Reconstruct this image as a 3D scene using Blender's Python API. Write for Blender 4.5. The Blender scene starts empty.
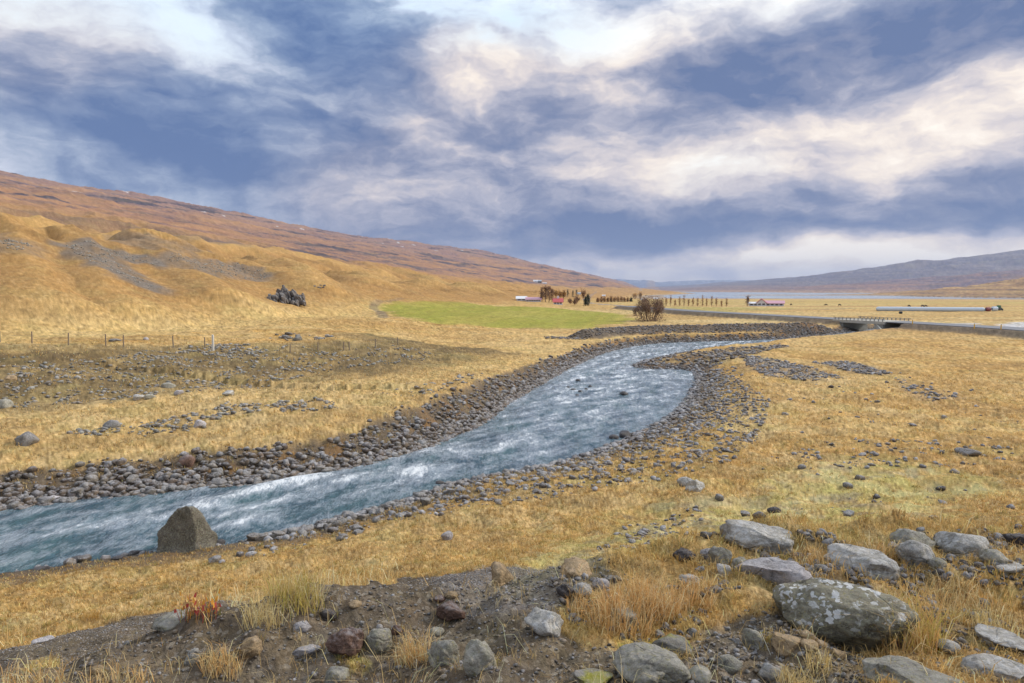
import bpy, bmesh, math, random
import numpy as np
from mathutils import Vector, noise as mn

rng = np.random.default_rng(11)
random.seed(5)
scene = bpy.context.scene
COL = scene.collection
F, HZ = 683.0, 289.0
PITCH = math.atan((341.5 - HZ) / F)
CP, SP = math.cos(PITCH), math.sin(PITCH)

# ------------------------------------------------------------------ helpers
def ray(px, py):
    a, b = px - 512.0, 341.5 - py
    return np.array([a, F * CP + b * SP, -F * SP + b * CP])

def on_plane(px, py, z):
    d = ray(px, py)
    t = z / d[2]
    return d[0] * t, d[1] * t

def sstep(a, b, x):
    t = np.clip((x - a) / (b - a), 0, 1)
    return t * t * (3 - 2 * t)

def lin(a, b, x):
    return np.clip((x - a) / (b - a), 0, 1)

_perm = np.random.default_rng(3).permutation(4096).astype(np.int32)
_grad = np.random.default_rng(4).uniform(0, 2 * math.pi, 4096)
_gx, _gy = np.cos(_grad).astype(np.float32), np.sin(_grad).astype(np.float32)

def _h(ix, iy):
    return _perm[(ix + _perm[iy & 4095]) & 4095]

def perlin(x, y):
    x, y = np.asarray(x, np.float32), np.asarray(y, np.float32)
    fx, fy = np.floor(x), np.floor(y)
    ix, iy = fx.astype(np.int32), fy.astype(np.int32)
    fx, fy = x - fx, y - fy
    ux, uy = fx * fx * fx * (fx * (fx * 6 - 15) + 10), fy * fy * fy * (fy * (fy * 6 - 15) + 10)
    def g(ox, oy):
        k = _h(ix + ox, iy + oy)
        return _gx[k] * (fx - ox) + _gy[k] * (fy - oy)
    a = g(0, 0) * (1 - ux) + g(1, 0) * ux
    b = g(0, 1) * (1 - ux) + g(1, 1) * ux
    return (a * (1 - uy) + b * uy) * 1.5

def fbm(x, y, o=4, gain=0.5):
    s, a, t = 0.0, 1.0, 0.0
    for k in range(o):
        s = s + a * perlin(x * 2 ** k + 17.3 * k, y * 2 ** k - 9.1 * k)
        t += a
        a *= gain
    return s / t

def crom(pts, n=6):
    P = [np.array(p, float) for p in pts]
    out = []
    for i in range(len(P) - 1):
        p0, p1, p2, p3 = P[max(i - 1, 0)], P[i], P[i + 1], P[min(i + 2, len(P) - 1)]
        for k in range(n):
            t = k / n
            out.append(0.5 * ((2 * p1) + (-p0 + p2) * t + (2 * p0 - 5 * p1 + 4 * p2 - p3) * t * t + (-p0 + 3 * p1 - 3 * p2 + p3) * t ** 3))
    out.append(P[-1])
    return np.array(out)

def dist_line(X, Y, L):
    """distance to a polyline and the running parameter (index + fraction) of the nearest point"""
    best = np.full(X.shape, 1e12); par = np.zeros(X.shape)
    for i in range(len(L) - 1):
        ax, ay = L[i][:2]; bx, by = L[i + 1][:2]
        dx, dy = bx - ax, by - ay
        q = dx * dx + dy * dy + 1e-12
        t = np.clip(((X - ax) * dx + (Y - ay) * dy) / q, 0, 1)
        d = (X - ax - t * dx) ** 2 + (Y - ay - t * dy) ** 2
        m = d < best
        best = np.where(m, d, best); par = np.where(m, i + t, par)
    return np.sqrt(best), par

def inside(X, Y, P):
    c = np.zeros(X.shape, bool)
    n = len(P)
    for i in range(n):
        ax, ay = P[i][:2]; bx, by = P[(i + 1) % n][:2]
        if ay == by: continue
        c ^= ((ay > Y) != (by > Y)) & (X < (bx - ax) * (Y - ay) / (by - ay) + ax)
    return c

# ------------------------------------------------------------------ plan of the river (z = WZ)
WZ = -7.0
left_px = [(-420, 600), (-200, 540), (-60, 520), (0, 509), (100, 496), (180, 490), (260, 482), (345, 470), (400, 456), (440, 440), (480, 423), (510, 401),
           (540, 384), (575, 365), (610, 351), (650, 344), (700, 341.5), (770, 339.3), (830, 334.5), (862, 330), (905, 325.5)]
right_px = [(-500, 780), (-250, 650), (-60, 590), (0, 574), (60, 566), (150, 553), (200, 549), (260, 539), (305, 530), (330, 523), (400, 504), (470, 481), (560, 464),
            (640, 434), (685, 403), (697, 375), (680, 369.5), (650, 369), (634, 365.5), (652, 359.5), (690, 352), (745, 346.5), (775, 342), (830, 336.5), (868, 332.5), (915, 327.5)]
LB = crom([on_plane(x, y, WZ) for x, y in left_px], 5)
RB = crom([on_plane(x, y, WZ) for x, y in right_px], 5)
RIVER = np.vstack([LB, RB[::-1]])

def river_sd(X, Y):
    """(signed distance, positive on land; True where the left / far bank is nearer)"""
    sh = X.shape
    X, Y = X.ravel(), Y.ravel()
    sd = np.full(X.shape, 500.0); lf = np.zeros(X.shape, bool)
    m = (np.abs(X) < 150) & (Y > -60) & (Y < 190)
    if m.any():
        x, y = X[m], Y[m]
        dl, _ = dist_line(x, y, LB); dr, _ = dist_line(x, y, RB)
        ins = inside(x, y, RIVER)
        d = np.minimum(dl, dr)
        sd[m] = np.where(ins, -d, d); lf[m] = dl < dr
    return sd.reshape(sh), lf.reshape(sh)

# road across the valley
ROADZ = -5.15
road_px = [(1500, 378), (1250, 350), (1100, 335.5), (1024, 329), (960, 325.2), (905, 322), (870, 320), (838, 318.6), (790, 316), (740, 313.3), (700, 311.2), (660, 308.4), (628, 306)]
ROAD = crom([on_plane(x, y, ROADZ) for x, y in road_px], 6)
BR0, BR1 = np.array(on_plane(846, 319.1, ROADZ)), np.array(on_plane(898, 321.6, ROADZ))
BRC = (BR0 + BR1) / 2; BRL = np.linalg.norm(BR1 - BR0)
levee_px = [(585, 330), (620, 326.5), (660, 325), (700, 324.3), (760, 323.2), (835, 321.5)]
LEVEE = crom([on_plane(x, y, -5.0) for x, y in levee_px], 5)

# edge of the rough shoulder the camera stands on
edge_px = [(0, 652), (60, 638), (110, 624), (170, 612), (250, 600), (300, 591), (400, 578), (470, 573), (520, 566), (600, 562), (660, 556), (720, 545), (790, 534), (850, 537), (930, 533), (1024, 533)]
E = np.array([on_plane(x, y, -1.72) for x, y in edge_px])
EX = np.concatenate([[-14, -6], E[:, 0], [6, 12, 30]])
EY = np.concatenate([[-2.5, 1.4], E[:, 1], [5.2, 6.5, 10]])

# crests of the ranges: (px, py, distance)
def crest(pts):
    out = []
    for px, py, d in pts:
        out.append(((px - 512) / F * d, d, (HZ - py) / F * d))
    return np.array(out)
R_BIG = crest([(1500, 222, 5000), (1250, 232, 6000), (1100, 241, 6800), (1024, 249, 7400), (965, 258, 8200), (900, 265, 9200), (850, 273, 10500), (800, 279, 12500), (745, 282.5, 15000), (715, 287, 17000)])
R_MID = crest([(1400, 246, 3000), (1150, 262, 3700), (1024, 269, 4300), (950, 276, 4800), (890, 280, 5200), (840, 285, 5600), (800, 289, 6000)])
R_NEAR = crest([(1500, 240, 1300), (1200, 258, 1600), (1090, 270, 1900), (1040, 276, 2100), (1010, 283, 2200), (990, 289, 2300), (975, 293, 2350)])
R_FAR = crest([(560, 281, 19000), (620, 279, 19500), (660, 282, 20000), (700, 280, 20500), (760, 280, 21000), (830, 281, 21000)])

def ridge(X, Y, C, width, base, seed, rough=0.16, pw=1.25):
    d, p = dist_line(X, Y, C)
    i = np.clip(p.astype(int), 0, len(C) - 2)
    f = p - i
    hc = C[i, 2] * (1 - f) + C[i + 1, 2] * f
    w = width * (1 + 0.22 * fbm(X / width * 1.3 + seed, Y / width * 1.3, 3))
    t = np.clip(1 - d / w, 0, 1)
    n = fbm(X / width * 5 + seed, Y / width * 5, 5, 0.55)
    prof = t ** pw * (1 + rough * n * sstep(0.0, 0.25, 1 - t) * 1.6)
    return np.where(t > 0, base + (hc - base) * prof, -99.0)

DX, DY = 0.1961, 0.9806
def su(X, Y):
    return DX * X + DY * Y, -DY * X + DX * Y

def scree(s, u):
    ub = np.interp(s, [15, 24.5, 33, 41.4, 66, 100], [32, 27.5, 21.5, 15.8, 9, 6])
    ut = np.interp(s, [15, 39, 45.6, 52, 75], [52, 44, 33.5, 24, 40])
    return lin(0, 1, (u - ub) / (ut - ub)), ub, ut

def pu(px, u):
    a = (px - 512) / F; y = u / (.1961 - .9806 * a); return (a * y, y)
KNOLLS = [([(20, 112), (60, 119), (110, 116), (165, 109), (230, 97), (290, 80)], 3.0, 6.5), ([(150, 112), (175, 92), (205, 72), (232, 58)], 2.4, 5.0), ([(60, 116), (80, 92), (112, 66), (135, 56)], 2.2, 5.5),
          ([(100, 158), (150, 164), (200, 158), (240, 140)], 4.5, 12.0), ([(170, 128), (215, 126), (262, 112), (300, 92), (318, 66)], 3.4, 7.0), ([(-40, 118), (0, 108), (30, 80), (50, 58)], 2.4, 6.0),
          ([(262, 152), (310, 135), (352, 108), (380, 80)], 4.0, 9.0), ([(330, 190), (390, 150), (430, 100)], 4.5, 12.0), ([(200, 220), (300, 215), (380, 190)], 5.0, 16.0), ([(0, 200), (80, 205), (150, 190)], 5.0, 16.0), ([(430, 190), (460, 130), (480, 90)], 5, 16)]
KNOLLS = [(crom([pu(a, b) for a, b in p], 4), h_, w_) for p, h_, w_ in KNOLLS]
def knolls(X, Y):
    out = np.zeros(X.shape); m = (X < 10) & (Y > 10) & (Y < 700) & (X > -420)
    x, y = X[m], Y[m]; x = x + 2.2 * fbm(x / 14, y / 14, 3); y = y + 2.2 * fbm(x / 14 + 9, y / 14, 3); acc = np.zeros(x.shape)
    for L, h_, w_ in KNOLLS:
        d, _ = dist_line(x, y, L); acc = np.maximum(acc, .8 * h_ * np.exp(-(d / w_) ** 1.6))
    out[m] = acc
    return out
def H(X, Y):
    X = np.asarray(X, float); Y = np.asarray(Y, float)
    s, u = su(X, Y)
    r = np.hypot(X, Y)
    sd, lf = river_sd(X, Y)
    base = np.interp(s, [-200, 0, 250, 700, 1450], [-5.6, -6.0, -6.5, -11, -19.6])
    ln = 120 * fbm(X / 400, Y / 400, 3)
    lake = sstep(1480, 1700, s + ln) * (1 - sstep(5400, 5900, s + ln)) * (1 - sstep(-120, 20, u + 0.0 * s))
    base = base - 3.5 * lake
    bar = np.exp(-((s - 2450 - 0.1 * u) / 70) ** 2) * sstep(0, 1, lin(-1250, -1050, u)) * (1 - lin(-330, -220, u))
    base = base + 4.3 * bar * lake
    # left side of the valley
    shift = 210 * sstep(1900, 3400, s)
    up = u + shift
    near = np.interp(s, [0, 21, 26, 30, 34, 41, 55, 90, 250, 700, 1450], [-6.2, -6.15, -5.95, -5.6, -5.45, -5.65, -6.0, -6.0, -6.5, -11, -19.6])
    near = near + .30 * lin(1.5, 7, sd) * (s < 60) * (s > -20) * (near < -5.5)
    near = np.where(s > 1450, -19.6, near)
    foot = np.interp(s, [0, 150, 300, 700, 1500], [-4.1, -4.3, -6, -10, -19])
    scr, ub, ut = scree(s, u)
    scr = np.where(s < 90, scr, lin(5, 50, up))
    scr_s = scr * scr * (3 - 2 * scr)
    zl = near + (foot - near) * scr_s
    hA = np.interp(s, [0, 115, 136, 167, 198, 260, 400, 1500], [8.9, 8.6, 8.4, 6.6, 4.0, 0.5, -1.5, -12])
    hB = np.interp(s, [0, 275, 512, 820, 2000, 5000], [50, 43, 34, 23, 12, 5])
    uR = np.interp(s, [0, 4500, 9500, 12000], [1000, 1000, 480, 330])
    hR = uR / np.interp(s, [0, 5000, 9000, 11500], [5.35, 5.5, 5.4, 14])
    hR = hR * (1 - sstep(9500, 13500, s))
    zl = zl + (hA - foot) * lin(50, 110, up) - 3.4 * sstep(112, 134, up) * (1 - sstep(230, 330, s)) + (hB - hA + 3.4 * (1 - sstep(230, 330, s))) * lin(134, 300, up) ** 1.08 + (hR - hB) * lin(300, uR, up)
    zl = zl - 0.12 * np.maximum(up - uR, 0)
    hill = lin(48, 110, up)
    far = lin(260, 520, up)
    zl = zl + knolls(X, Y)
    # gullies and spurs running down the slope
    wob = fbm(s / 60, u / 90, 3)
    zl = zl + hill * (11.0 * (.24 - np.abs(fbm(s / 34 - u / 50 + 0.5 * wob, u / 90, 4))) * lin(55, 95, up) * (1 - .5 * lin(110, 160, up)) + 6.0 * fbm(s / 75, u / 45 + 2, 4) * lin(120, 180, up) * (1 - lin(260, 330, up)) + 2.5 * wob * lin(70, 200, up))
    zl = zl + far * (15 * fbm(s / 240, u / 420, 6, 0.6) + 5 * (np.abs(fbm(s / 700, up / 60, 4)) - .2) * lin(300, 600, up))
    rightside = ~lf
    # choose plain on each side: left of the river uses zl, right uses base
    side = np.where(sd < 499, np.where(lf, 1.0, 0.0), lin(-40, 5, up))
    side = np.where(s > 120, lin(-30, 10, up), side)
    side = np.where((s <= 120) & (s > 90) & (sd < 499), np.where(lf, lin(-60 + 0 * s, 5, up), 0), side)
    z = base * (1 - side) + zl * side
    for C, w, sdv, ro, pw in ((R_BIG, 3600, 1.7, 0.20, 1.15), (R_MID, 1500, 7.1, 0.25, 1.1), (R_NEAR, 480, 3.3, 0.22, 1.0), (R_FAR, 3500, 9.7, 0.35, 1.0)):
        m = r > 500
        if m.any():
            zz = ridge(X[m], Y[m], C, w, -20.0, sdv, ro, pw)
            z[m] = np.maximum(z[m], zz)
    # hummocks
    fn = 1 - lin(300, 900, r)
    z = z + fn * (0.10 * fbm(X / 3.2, Y / 3.2, 3) + 0.045 * fbm(X / 0.55, Y / 0.55, 3) * (1 - lin(60, 120, r)))
    z = z + lin(20, 60, r) * fn * 0.25 * fbm(X / 14, Y / 14, 3) * (sd > 6)
    z = z + np.where((scr > 0) & (scr < 1) & (s < 62) & (s > 0), 0.45 * fbm(X / 4.5, Y / 4.5, 4) * np.sin(np.pi * scr), 0)
    # levee and road banks
    m = (sd < 499) | (r < 420)
    if m.any():
        x, y = X[m], Y[m]
        d, _ = dist_line(x, y, LEVEE)
        lv = -5.05 + 0.12 * fbm(x / 2, y / 2, 3) - np.maximum(d - 0.5, 0) * 0.5
        zm = np.where(sd[m] > 0.3, np.maximum(z[m], lv), z[m])
        d, _ = dist_line(x, y, ROAD)
        rz = ROADZ - 0.05 - np.clip(d - 3.3, 0, 1.5) * 0.5 - np.maximum(d - 4.8, 0) * .045 * (1 + 3 * lin(12, 30, d)); rz = np.where(d > 45, -99, rz)
        br = np.hypot(x - BRC[0], y - BRC[1]) < BRL * 0.47
        rz = np.where(br & (sd[m] < 3.2), -99, rz)
        zm = np.maximum(zm, rz)
        zm = np.where(d < 3.4, np.where(br & (sd[m] < 3.2), zm, ROADZ - 0.06), zm)
        z[m] = zm
    # river banks
    hb = 0.13 * fbm(X / 0.9, Y / 0.9, 3)
    wl = np.interp(s, [0, 22, 32, 42, 60], [1.9, 1.9, 2.1, 1.9, 1.5])
    bank = np.where(lf, WZ + 0.02 + (z - WZ) * lin(0, 1, np.maximum(sd, 0) / wl) ** 0.9 + hb * lin(0, 0.6, sd), 
                    WZ + 0.02 + np.maximum(sd, 0) * 0.22 + hb * lin(0, 0.6, sd))
    cut = (sd < np.where(lf, wl, 6.0))
    z = np.where(cut & (sd > 0), np.minimum(z, bank), z)
    z = np.where(sd <= 0, WZ - 0.02 + np.maximum(sd, -1.6) * 0.35, z)
    # the shoulder under the camera
    e = np.interp(X, EX, EY)
    dd = Y - e
    k = lin(-0.1, 13.5, dd)
    k = np.where(dd > 0, 0.10 * lin(0, .35, dd) + 0.90 * (1 - (1 - k) ** 1.35), 0)
    top = -1.70 + 0.11 * fbm(X / 1.1 + 5, Y / 1.1, 4) + 0.05 * fbm(X / 0.3 + 3, Y / 0.3, 3) + 0.022 * fbm(X / 0.1, Y / 0.1, 3) + 0.05 * np.clip(X, -4, 4) * 0.35
    top = top - 0.09 * np.exp(-(((X - 1.25) / 0.35) ** 2 + ((Y - 2.85) / 0.18) ** 2))
    m = (r < 90) & (sd > -3)
    z = np.where(m, np.where(sd > 0, top * (1 - k) + z * k, z), z)
    return z

def arc(a0, a1, n): return np.linspace(a0, a1, n, endpoint=False)
az = np.radians(np.concatenate([arc(-180, -60, 70), arc(-60, -41, 60), arc(-41, 41, 1180), arc(41, 60, 60), arc(60, 180, 70)]))
rr = np.concatenate([np.geomspace(0.6, 2.2, 24, endpoint=False), np.geomspace(2.2, 3000, 800, endpoint=False), np.geomspace(3000, 24000, 170)])
NA, NR = len(az), len(rr)
RG, AG = np.meshgrid(rr, az, indexing='ij')
GX, GY = RG * np.sin(AG), RG * np.cos(AG)
GZ = H(GX, GY)
SG, UG = su(GX, GY)
SDG, LFG = river_sd(GX, GY)
SCG, UB, UT = scree(SG, UG)
DROAD, _ = dist_line(GX, GY, ROAD)
def bands(lo, hi, seed, o=2, ax=1.0):
    """noise in ground coordinates whose grain follows what can be told apart at each distance"""
    out = np.zeros(GX.shape, np.float32)
    for k in range(-4, 11):
        wv = .25 * 2.0 ** k
        px_ = wv * F / RG
        wt = np.clip((np.log2(np.maximum(px_, 1e-3)) - math.log2(lo)) / 1.0, 0, 1) * np.clip((math.log2(hi) - np.log2(np.maximum(px_, 1e-3))) / 1.0 + 1, 0, 1)
        m = wt > 0
        if not m.any(): continue
        n_ = fbm(GX[m] / wv + seed, GY[m] * ax / wv - seed * 1.7, o, .6)
        out[m] += (wt[m] * n_).astype(np.float32)
    return out
HUM = np.zeros(GX.shape)
for wv, amp, rmax in ((.22, .028, 14), (.45, .06, 30), (.9, .09, 60), (1.8, .14, 120), (3.6, .14, 250), (9.0, .30, 500), (22., .8, 900)):
    m = RG < rmax
    k_ = fbm(GX[m] / wv + wv, GY[m] / wv, 2)
    HUM[m] += amp * k_ * np.clip((rmax - RG[m]) / (rmax * .3), 0, 1) * (1.0 if wv < 3 else np.clip(UG[m] / 40, 0.15, 1))
GZ = GZ + HUM * sstep(.4, 2.5, SDG) * sstep(3.4, 7, DROAD) * sstep(1.0, 2.5, RG)

def HF(X, Y):
    """height read off the finished ground grid"""
    X = np.asarray(X, float); Y = np.asarray(Y, float)
    r = np.clip(np.hypot(X, Y), rr[0], rr[-1] * .999); a = np.arctan2(X, Y)
    i = np.clip(np.searchsorted(rr, r) - 1, 0, NR - 2); k = np.clip(np.searchsorted(az, a) - 1, 0, NA - 2)
    fr_ = (r - rr[i]) / (rr[i + 1] - rr[i]); fa = np.clip((a - az[k]) / (az[k + 1] - az[k]), 0, 1)
    return (GZ[i, k] * (1 - fa) + GZ[i, k + 1] * fa) * (1 - fr_) + (GZ[i + 1, k] * (1 - fa) + GZ[i + 1, k + 1] * fa) * fr_

def at(px, py):
    """where the line of sight meets the ground"""
    d = ray(px, py); hd = math.hypot(d[0], d[1]); dx, dy, sl = d[0] / hd, d[1] / hd, d[2] / hd
    k0 = 30
    z = HF(dx * rr, dy * rr) - sl * rr
    m = np.where(z[k0:] > 0)[0]
    i = (m[0] + k0) if len(m) else NR - 1
    t = 1.0 if i == NR - 1 and not len(m) else z[i - 1] / (z[i - 1] - z[i])
    q = rr[i - 1] + (rr[i] - rr[i - 1]) * t
    return Vector((dx * q, dy * q, float(HF(np.array([dx * q]), np.array([dy * q]))[0])))

def h1(x, y):
    return float(HF(np.array([x]), np.array([y]))[0])

def poly_at(pts):
    return np.array([tuple(at(x, y))[:2] for x, y in pts])

# ------------------------------------------------------------------ materials
def new_mat(name):
    m = bpy.data.materials.new(name); m.use_nodes = True
    nt = m.node_tree
    return m, nt, nt.nodes['Principled BSDF']

def N(nt, t, **kw):
    n = nt.nodes.new(t)
    for k, v in kw.items():
        if k.startswith('_'): setattr(n, k[1:], v)
        else: n.inputs[k.replace('_', ' ')].default_value = v
    return n

def mixc(nt, fac, a, b, mode='MIX'):
    n = nt.nodes.new('ShaderNodeMix'); n.data_type = 'RGBA'; n.blend_type = mode
    for i, v in ((0, fac), (6, a), (7, b)):
        if isinstance(v, bpy.types.NodeSocket): nt.links.new(v, n.inputs[i])
        elif i == 0: n.inputs[0].default_value = v
        else: n.inputs[i].default_value = (*v, 1)
    return n.outputs[2]

def math_(nt, op, a, b=None, c=None, clamp=False):
    n = nt.nodes.new('ShaderNodeMath'); n.operation = op; n.use_clamp = clamp
    for i, v in enumerate((a, b, c)):
        if v is None: continue
        if isinstance(v, bpy.types.NodeSocket): nt.links.new(v, n.inputs[i])
        else: n.inputs[i].default_value = v
    return n.outputs[0]

def ramp(nt, sock, stops, interp='LINEAR'):
    n = nt.nodes.new('ShaderNodeValToRGB'); n.color_ramp.interpolation = interp
    els = n.color_ramp.elements
    while len(els) < len(stops): els.new(0.5)
    for e, (p, c) in zip(els, stops):
        e.position = p; e.color = (*c, 1) if len(c) == 3 else c
    nt.links.new(sock, n.inputs[0])
    return n.outputs[0]

def noise_tex(nt, scale, detail=4, rough=0.55, vec=None, dist=0.0):
    n = nt.nodes.new('ShaderNodeTexNoise')
    n.inputs['Scale'].default_value = scale; n.inputs['Detail'].default_value = detail
    n.inputs['Roughness'].default_value = rough; n.inputs['Distortion'].default_value = dist
    if vec is not None: nt.links.new(vec, n.inputs['Vector'])
    return n.outputs['Fac']

def simple(name, col, rough=0.8, nscale=6.0, amt=0.25, metal=0.0, bump=0.0):
    m, nt, b = new_mat(name)
    tc = nt.nodes.new('ShaderNodeTexCoord')
    f = noise_tex(nt, nscale, 5, 0.6, tc.outputs['Object'])
    c = mixc(nt, f, tuple(x * (1 - amt) for x in col), tuple(min(x * (1 + amt), 1) for x in col))
    nt.links.new(c, b.inputs['Base Color'])
    b.inputs['Roughness'].default_value = rough; b.inputs['Metallic'].default_value = metal
    if bump:
        bp = nt.nodes.new('ShaderNodeBump'); bp.inputs['Strength'].default_value = bump
        nt.links.new(f, bp.inputs['Height']); nt.links.new(bp.outputs[0], b.inputs['Normal'])
    return m

def ground_material():
    m, nt, b = new_mat('ground_cover')
    at_ = nt.nodes.new('ShaderNodeAttribute'); at_.attribute_name = 'col'
    rf = nt.nodes.new('ShaderNodeAttribute'); rf.attribute_name = 'rock'
    tc = nt.nodes.new('ShaderNodeTexCoord')
    n1 = noise_tex(nt, 9.0, 6, 0.7, tc.outputs['Object'])
    n2 = noise_tex(nt, 55.0, 4, 0.7, tc.outputs['Object'])
    n3 = noise_tex(nt, 0.9, 6, 0.7, tc.outputs['Object'])
    f = math_(nt, 'ADD', math_(nt, 'MULTIPLY', n1, 0.8), math_(nt, 'MULTIPLY', n2, 0.7))
    f = math_(nt, 'ADD', f, math_(nt, 'MULTIPLY', n3, 0.5))          # mean 1.0
    k = math_(nt, 'MULTIPLY_ADD', f, 1.9, -0.9)
    k = math_(nt, 'MAXIMUM', k, 0.25)
    comb = nt.nodes.new('ShaderNodeCombineColor')
    for i in range(3): nt.links.new(k, comb.inputs[i])
    c = mixc(nt, 1.0, at_.outputs['Color'], comb.outputs[0], 'MULTIPLY')
    # grit in bare soil: pale and dark specks
    vo = nt.nodes.new('ShaderNodeTexVoronoi'); vo.inputs['Scale'].default_value = 42
    nt.links.new(tc.outputs['Object'], vo.inputs['Vector'])
    sp = ramp(nt, vo.outputs['Color'], [(0.0, (0.05, 0.04, 0.035)), (0.45, (0.11, 0.085, 0.06)), (0.75, (0.17, 0.14, 0.11)), (0.95, (0.34, 0.31, 0.27))])
    c = mixc(nt, math_(nt, 'MULTIPLY', rf.outputs['Fac'], 0.6), c, sp)
    nt.links.new(c, b.inputs['Base Color'])
    b.inputs['Roughness'].default_value = 0.95
    b.inputs['Specular IOR Level'].default_value = 0.15
    bp = nt.nodes.new('ShaderNodeBump'); bp.inputs['Strength'].default_value = 0.7; bp.inputs['Distance'].default_value = 0.06
    nt.links.new(f, bp.inputs['Height']); nt.links.new(bp.outputs[0], b.inputs['Normal'])
    return m

def rock_material(name, source, lichen=0.35, pale_top=0.35, wet=False, moss=0.0, white=0.0):
    """source: 'object' (random tint per object), 'attr' (colour attribute), or a colour"""
    m, nt, b = new_mat(name)
    tc = nt.nodes.new('ShaderNodeTexCoord')
    geo = nt.nodes.new('ShaderNodeNewGeometry')
    vec = geo.outputs['Position']
    oi = nt.nodes.new('ShaderNodeObjectInfo')
    if source == 'object':
        base = ramp(nt, oi.outputs['Random'], [(0, (0.085, 0.06, 0.045)), (0.2, (0.13, 0.115, 0.11)), (0.45, (0.20, 0.19, 0.185)), (0.7, (0.16, 0.125, 0.095)), (1, (0.26, 0.25, 0.245))])
    elif source == 'attr':
        a = nt.nodes.new('ShaderNodeAttribute'); a.attribute_name = 'col'; base = a.outputs['Color']
    else:
        rgb = nt.nodes.new('ShaderNodeRGB'); rgb.outputs[0].default_value = (*source, 1); base = rgb.outputs[0]
    n1 = noise_tex(nt, 4.5, 7, 0.65, vec); n2 = noise_tex(nt, 38, 8, 0.75, vec)
    k = math_(nt, 'MULTIPLY_ADD', math_(nt, 'ADD', n1, n2), 2.6, -1.6)
    k = math_(nt, 'MAXIMUM', k, 0.3)
    comb = nt.nodes.new('ShaderNodeCombineColor')
    for i in range(3): nt.links.new(k, comb.inputs[i])
    c = mixc(nt, 1.0, base, comb.outputs[0], 'MULTIPLY')
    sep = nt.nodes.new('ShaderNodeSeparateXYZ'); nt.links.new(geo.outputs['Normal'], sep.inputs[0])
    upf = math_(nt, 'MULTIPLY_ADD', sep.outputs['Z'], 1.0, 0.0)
    if lichen:
        l1 = noise_tex(nt, 34, 6, 0.68, vec)
        f = math_(nt, 'MULTIPLY', ramp(nt, l1, [(0.50, (0, 0, 0)), (0.56, (1, 1, 1))]), lichen)
        c = mixc(nt, f, c, (0.34, 0.33, 0.24))
        l2 = noise_tex(nt, 60, 4, 0.6, vec)
        f = math_(nt, 'MULTIPLY', ramp(nt, l2, [(0.60, (0, 0, 0)), (0.64, (1, 1, 1))]), lichen)
        c = mixc(nt, f, c, (0.42, 0.36, 0.12))
    if white:
        vw = nt.nodes.new('ShaderNodeTexVoronoi'); vw.feature = 'SMOOTH_F1'; vw.inputs['Scale'].default_value = 24; vw.inputs['Smoothness'].default_value = 0.25
        nd = nt.nodes.new('ShaderNodeTexNoise'); nd.inputs['Scale'].default_value = 20; nt.links.new(vec, nd.inputs['Vector'])
        va = nt.nodes.new('ShaderNodeVectorMath'); va.operation = 'MULTIPLY_ADD'; va.inputs[1].default_value = (0.07,) * 3; nd.inputs['Detail'].default_value = 6; nd.inputs['Scale'].default_value = 34
        nt.links.new(nd.outputs['Color'], va.inputs[0]); nt.links.new(vec, va.inputs[2]); nt.links.new(va.outputs[0], vw.inputs['Vector'])
        big = noise_tex(nt, 7.5, 5, 0.6, vec)
        g = math_(nt, 'SUBTRACT', ramp(nt, vw.outputs['Distance'], [(0.42, (1, 1, 1)), (0.47, (0, 0, 0))]), ramp(nt, big, [(0.40, (1, 1, 1)), (0.50, (0, 0, 0))]), clamp=True)
        g = math_(nt, 'MULTIPLY', g, ramp(nt, upf, [(0.05, (0, 0, 0)), (0.3, (1, 1, 1))]))
        c = mixc(nt, math_(nt, 'MULTIPLY', g, white), c, (0.80, 0.80, 0.79))
    if moss:
        g = math_(nt, 'MULTIPLY', ramp(nt, noise_tex(nt, 6, 5, 0.6, vec), [(0.46, (0, 0, 0)), (0.55, (1, 1, 1))]), moss)
        c = mixc(nt, g, c, (0.36, 0.34, 0.05))
    if pale_top:
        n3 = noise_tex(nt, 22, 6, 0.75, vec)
        fr = math_(nt, 'MULTIPLY', ramp(nt, upf, [(0.45, (0, 0, 0)), (0.92, (1, 1, 1))]), ramp(nt, n3, [(0.40, (0, 0, 0)), (0.62, (1, 1, 1))]))  # paler where the surface faces up, broken by noise
        c = mixc(nt, math_(nt, 'MULTIPLY', fr, pale_top), c, (0.60, 0.59, 0.62))
    nt.links.new(c, b.inputs['Base Color'])
    b.inputs['Roughness'].default_value = 0.35 if wet else 0.88
    b.inputs['Specular IOR Level'].default_value = 0.5 if wet else 0.2
    bp = nt.nodes.new('ShaderNodeBump'); bp.inputs['Strength'].default_value = 1.0; bp.inputs['Distance'].default_value = 0.045
    ck = nt.nodes.new('ShaderNodeTexVoronoi'); ck.feature = 'DISTANCE_TO_EDGE'; ck.inputs['Scale'].default_value = 3.2
    cw = nt.nodes.new('ShaderNodeVectorMath'); cw.operation = 'MULTIPLY_ADD'; cw.inputs[1].default_value = (.25, .25, .25); cn = nt.nodes.new('ShaderNodeTexNoise'); cn.inputs['Scale'].default_value = 5; nt.links.new(vec, cn.inputs['Vector']); nt.links.new(cn.outputs['Color'], cw.inputs[0]); nt.links.new(vec, cw.inputs[2]); nt.links.new(cw.outputs[0], ck.inputs['Vector'])
    crk = math_(nt, 'MINIMUM', ck.outputs['Distance'], .03)
    h = math_(nt, 'ADD', math_(nt, 'MULTIPLY', n1, 1.2), math_(nt, 'MULTIPLY', n2, 0.8)); h = math_(nt, 'MULTIPLY_ADD', crk, 9.0, h)
    nt.links.new(h, bp.inputs['Height']); nt.links.new(bp.outputs[0], b.inputs['Normal'])
    return m

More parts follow.
